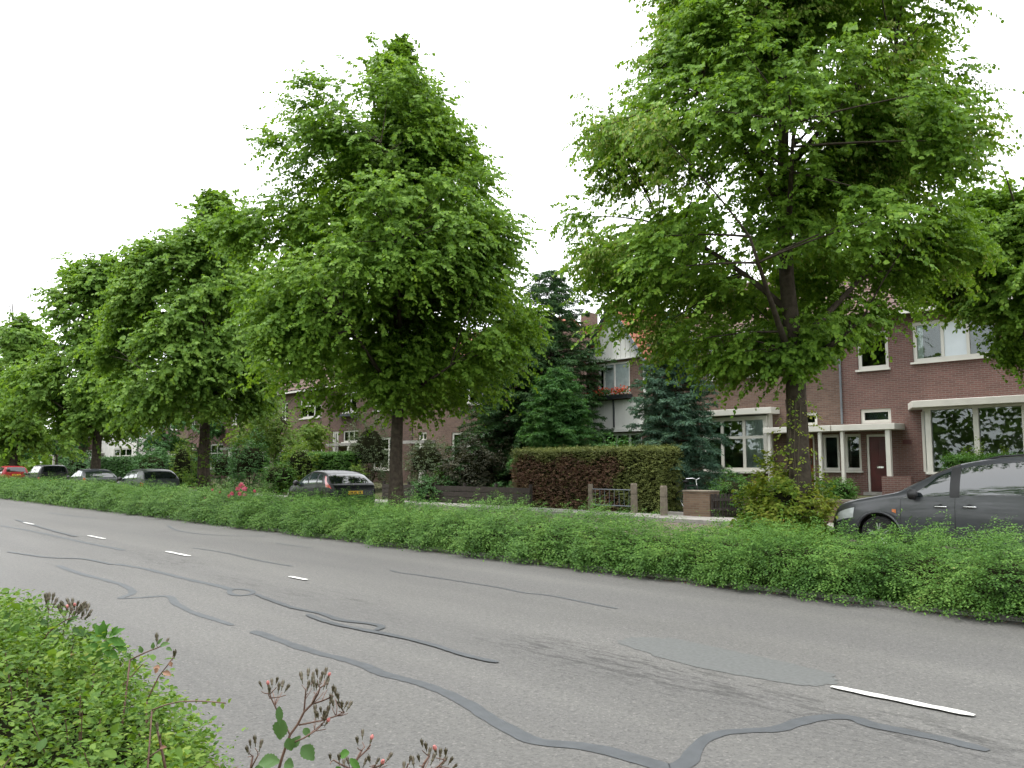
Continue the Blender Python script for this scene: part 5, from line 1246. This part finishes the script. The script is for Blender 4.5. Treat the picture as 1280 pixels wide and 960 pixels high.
# loose leaves and dirt along the road edge under the long hedge
rng=np.random.default_rng(77); n=900
P=np.stack([rng.uniform(-40,1,n),9.72-np.abs(rng.normal(0,.10,n)),np.full(n,.008)],1)
o=leafmesh('leaf_litter',P,unit(UP+rng.normal(0,.15,(n,3))),rng.normal(0,1,(n,3))*np.array([1,1,.05]),.04*rng.uniform(.5,1.3,n),.025,M['dead']); tag(o,kind='stuff')

# the other side of the street, behind the photographer: a belt of trees that shades and is mirrored in windows and cars
rng=np.random.default_rng(123); n=9500
X=rng.uniform(-200,45,n); h=12.5+2.2*np.sin(X*.31)+2*np.sin(X*.83+1); Zt=rng.random(n)**.8*h+.3
O=np.stack([X,-15+rng.normal(0,1.8,n),Zt],1)
P,Nn,D,s=sprays(rng,O,rng.normal(0,1,(n,3))*np.array([1,1,.5]),1.5,7,droop=.3)
o=leafmesh('treeline',P,Nn,D,.55*rng.uniform(.6,1.2,len(P)),.42,M['lime2'],None,(0,0,0),T_DIAM); tag(o,kind='stuff')

# ================================================================== CAMERA, SKY, SUN
cd=bpy.data.cameras.new('Camera'); cam=bpy.data.objects.new('Camera',cd); COL.objects.link(cam); scene.camera=cam
cd.sensor_width=36; cd.lens=36*FPX/1280; cd.clip_start=.05; cd.clip_end=5000
cam.location=(0,0,EYE)
dv=Vector((FW[0]*math.cos(PITCH),FW[1]*math.cos(PITCH),math.sin(PITCH))); cam.rotation_euler=dv.to_track_quat('-Z','Y').to_euler()
w=bpy.data.worlds.new('World'); scene.world=w; w.use_nodes=True
nt=w.node_tree; ns=nt.nodes; lk=nt.links; ns.clear()
out=ns.new('ShaderNodeOutputWorld'); bg=ns.new('ShaderNodeBackground'); sky=ns.new('ShaderNodeTexSky'); sky.sky_type='NISHITA'; sky.sun_disc=False
SUN_EL,SUN_AZ=R_(70),R_(235)   # azimuth of the sun measured clockwise from +Y
sky.sun_elevation=SUN_EL; sky.sun_rotation=SUN_AZ; sky.air_density=1.; sky.dust_density=4.
# overcast deck: the blue is mixed out towards an even bright grey
mx=ns.new('ShaderNodeMixRGB'); mx.inputs[0].default_value=.85; mx.inputs[2].default_value=(9.2,9.3,9.3,1)
lk.new(sky.outputs[0],mx.inputs[1]); lk.new(mx.outputs[0],bg.inputs[0]); bg.inputs[1].default_value=.15; lk.new(bg.outputs[0],out.inputs[0])
sd=bpy.data.lights.new('Sun','SUN'); sd.energy=1.5; sd.angle=R_(14); sd.color=(1.,.96,.9)
so=bpy.data.objects.new('Sun',sd); COL.objects.link(so)
sv=Vector((math.sin(SUN_AZ)*math.cos(SUN_EL),math.cos(SUN_AZ)*math.cos(SUN_EL),math.sin(SUN_EL))); so.rotation_euler=sv.to_track_quat('Z','Y').to_euler(); so.location=(0,0,60)
scene.view_settings.view_transform='Standard'; scene.view_settings.look='None'; scene.view_settings.exposure=1.15; scene.view_settings.gamma=1; scene.view_settings.use_curve_mapping=False
c=scene.cycles; c.max_bounces=7; c.diffuse_bounces=4; c.glossy_bounces=3; c.transmission_bounces=4; c.transparent_max_bounces=8; c.caustics_reflective=False; c.caustics_refractive=False
c.use_adaptive_sampling=True; c.adaptive_threshold=.02; c.use_denoising=True; c.sample_clamp_indirect=6.
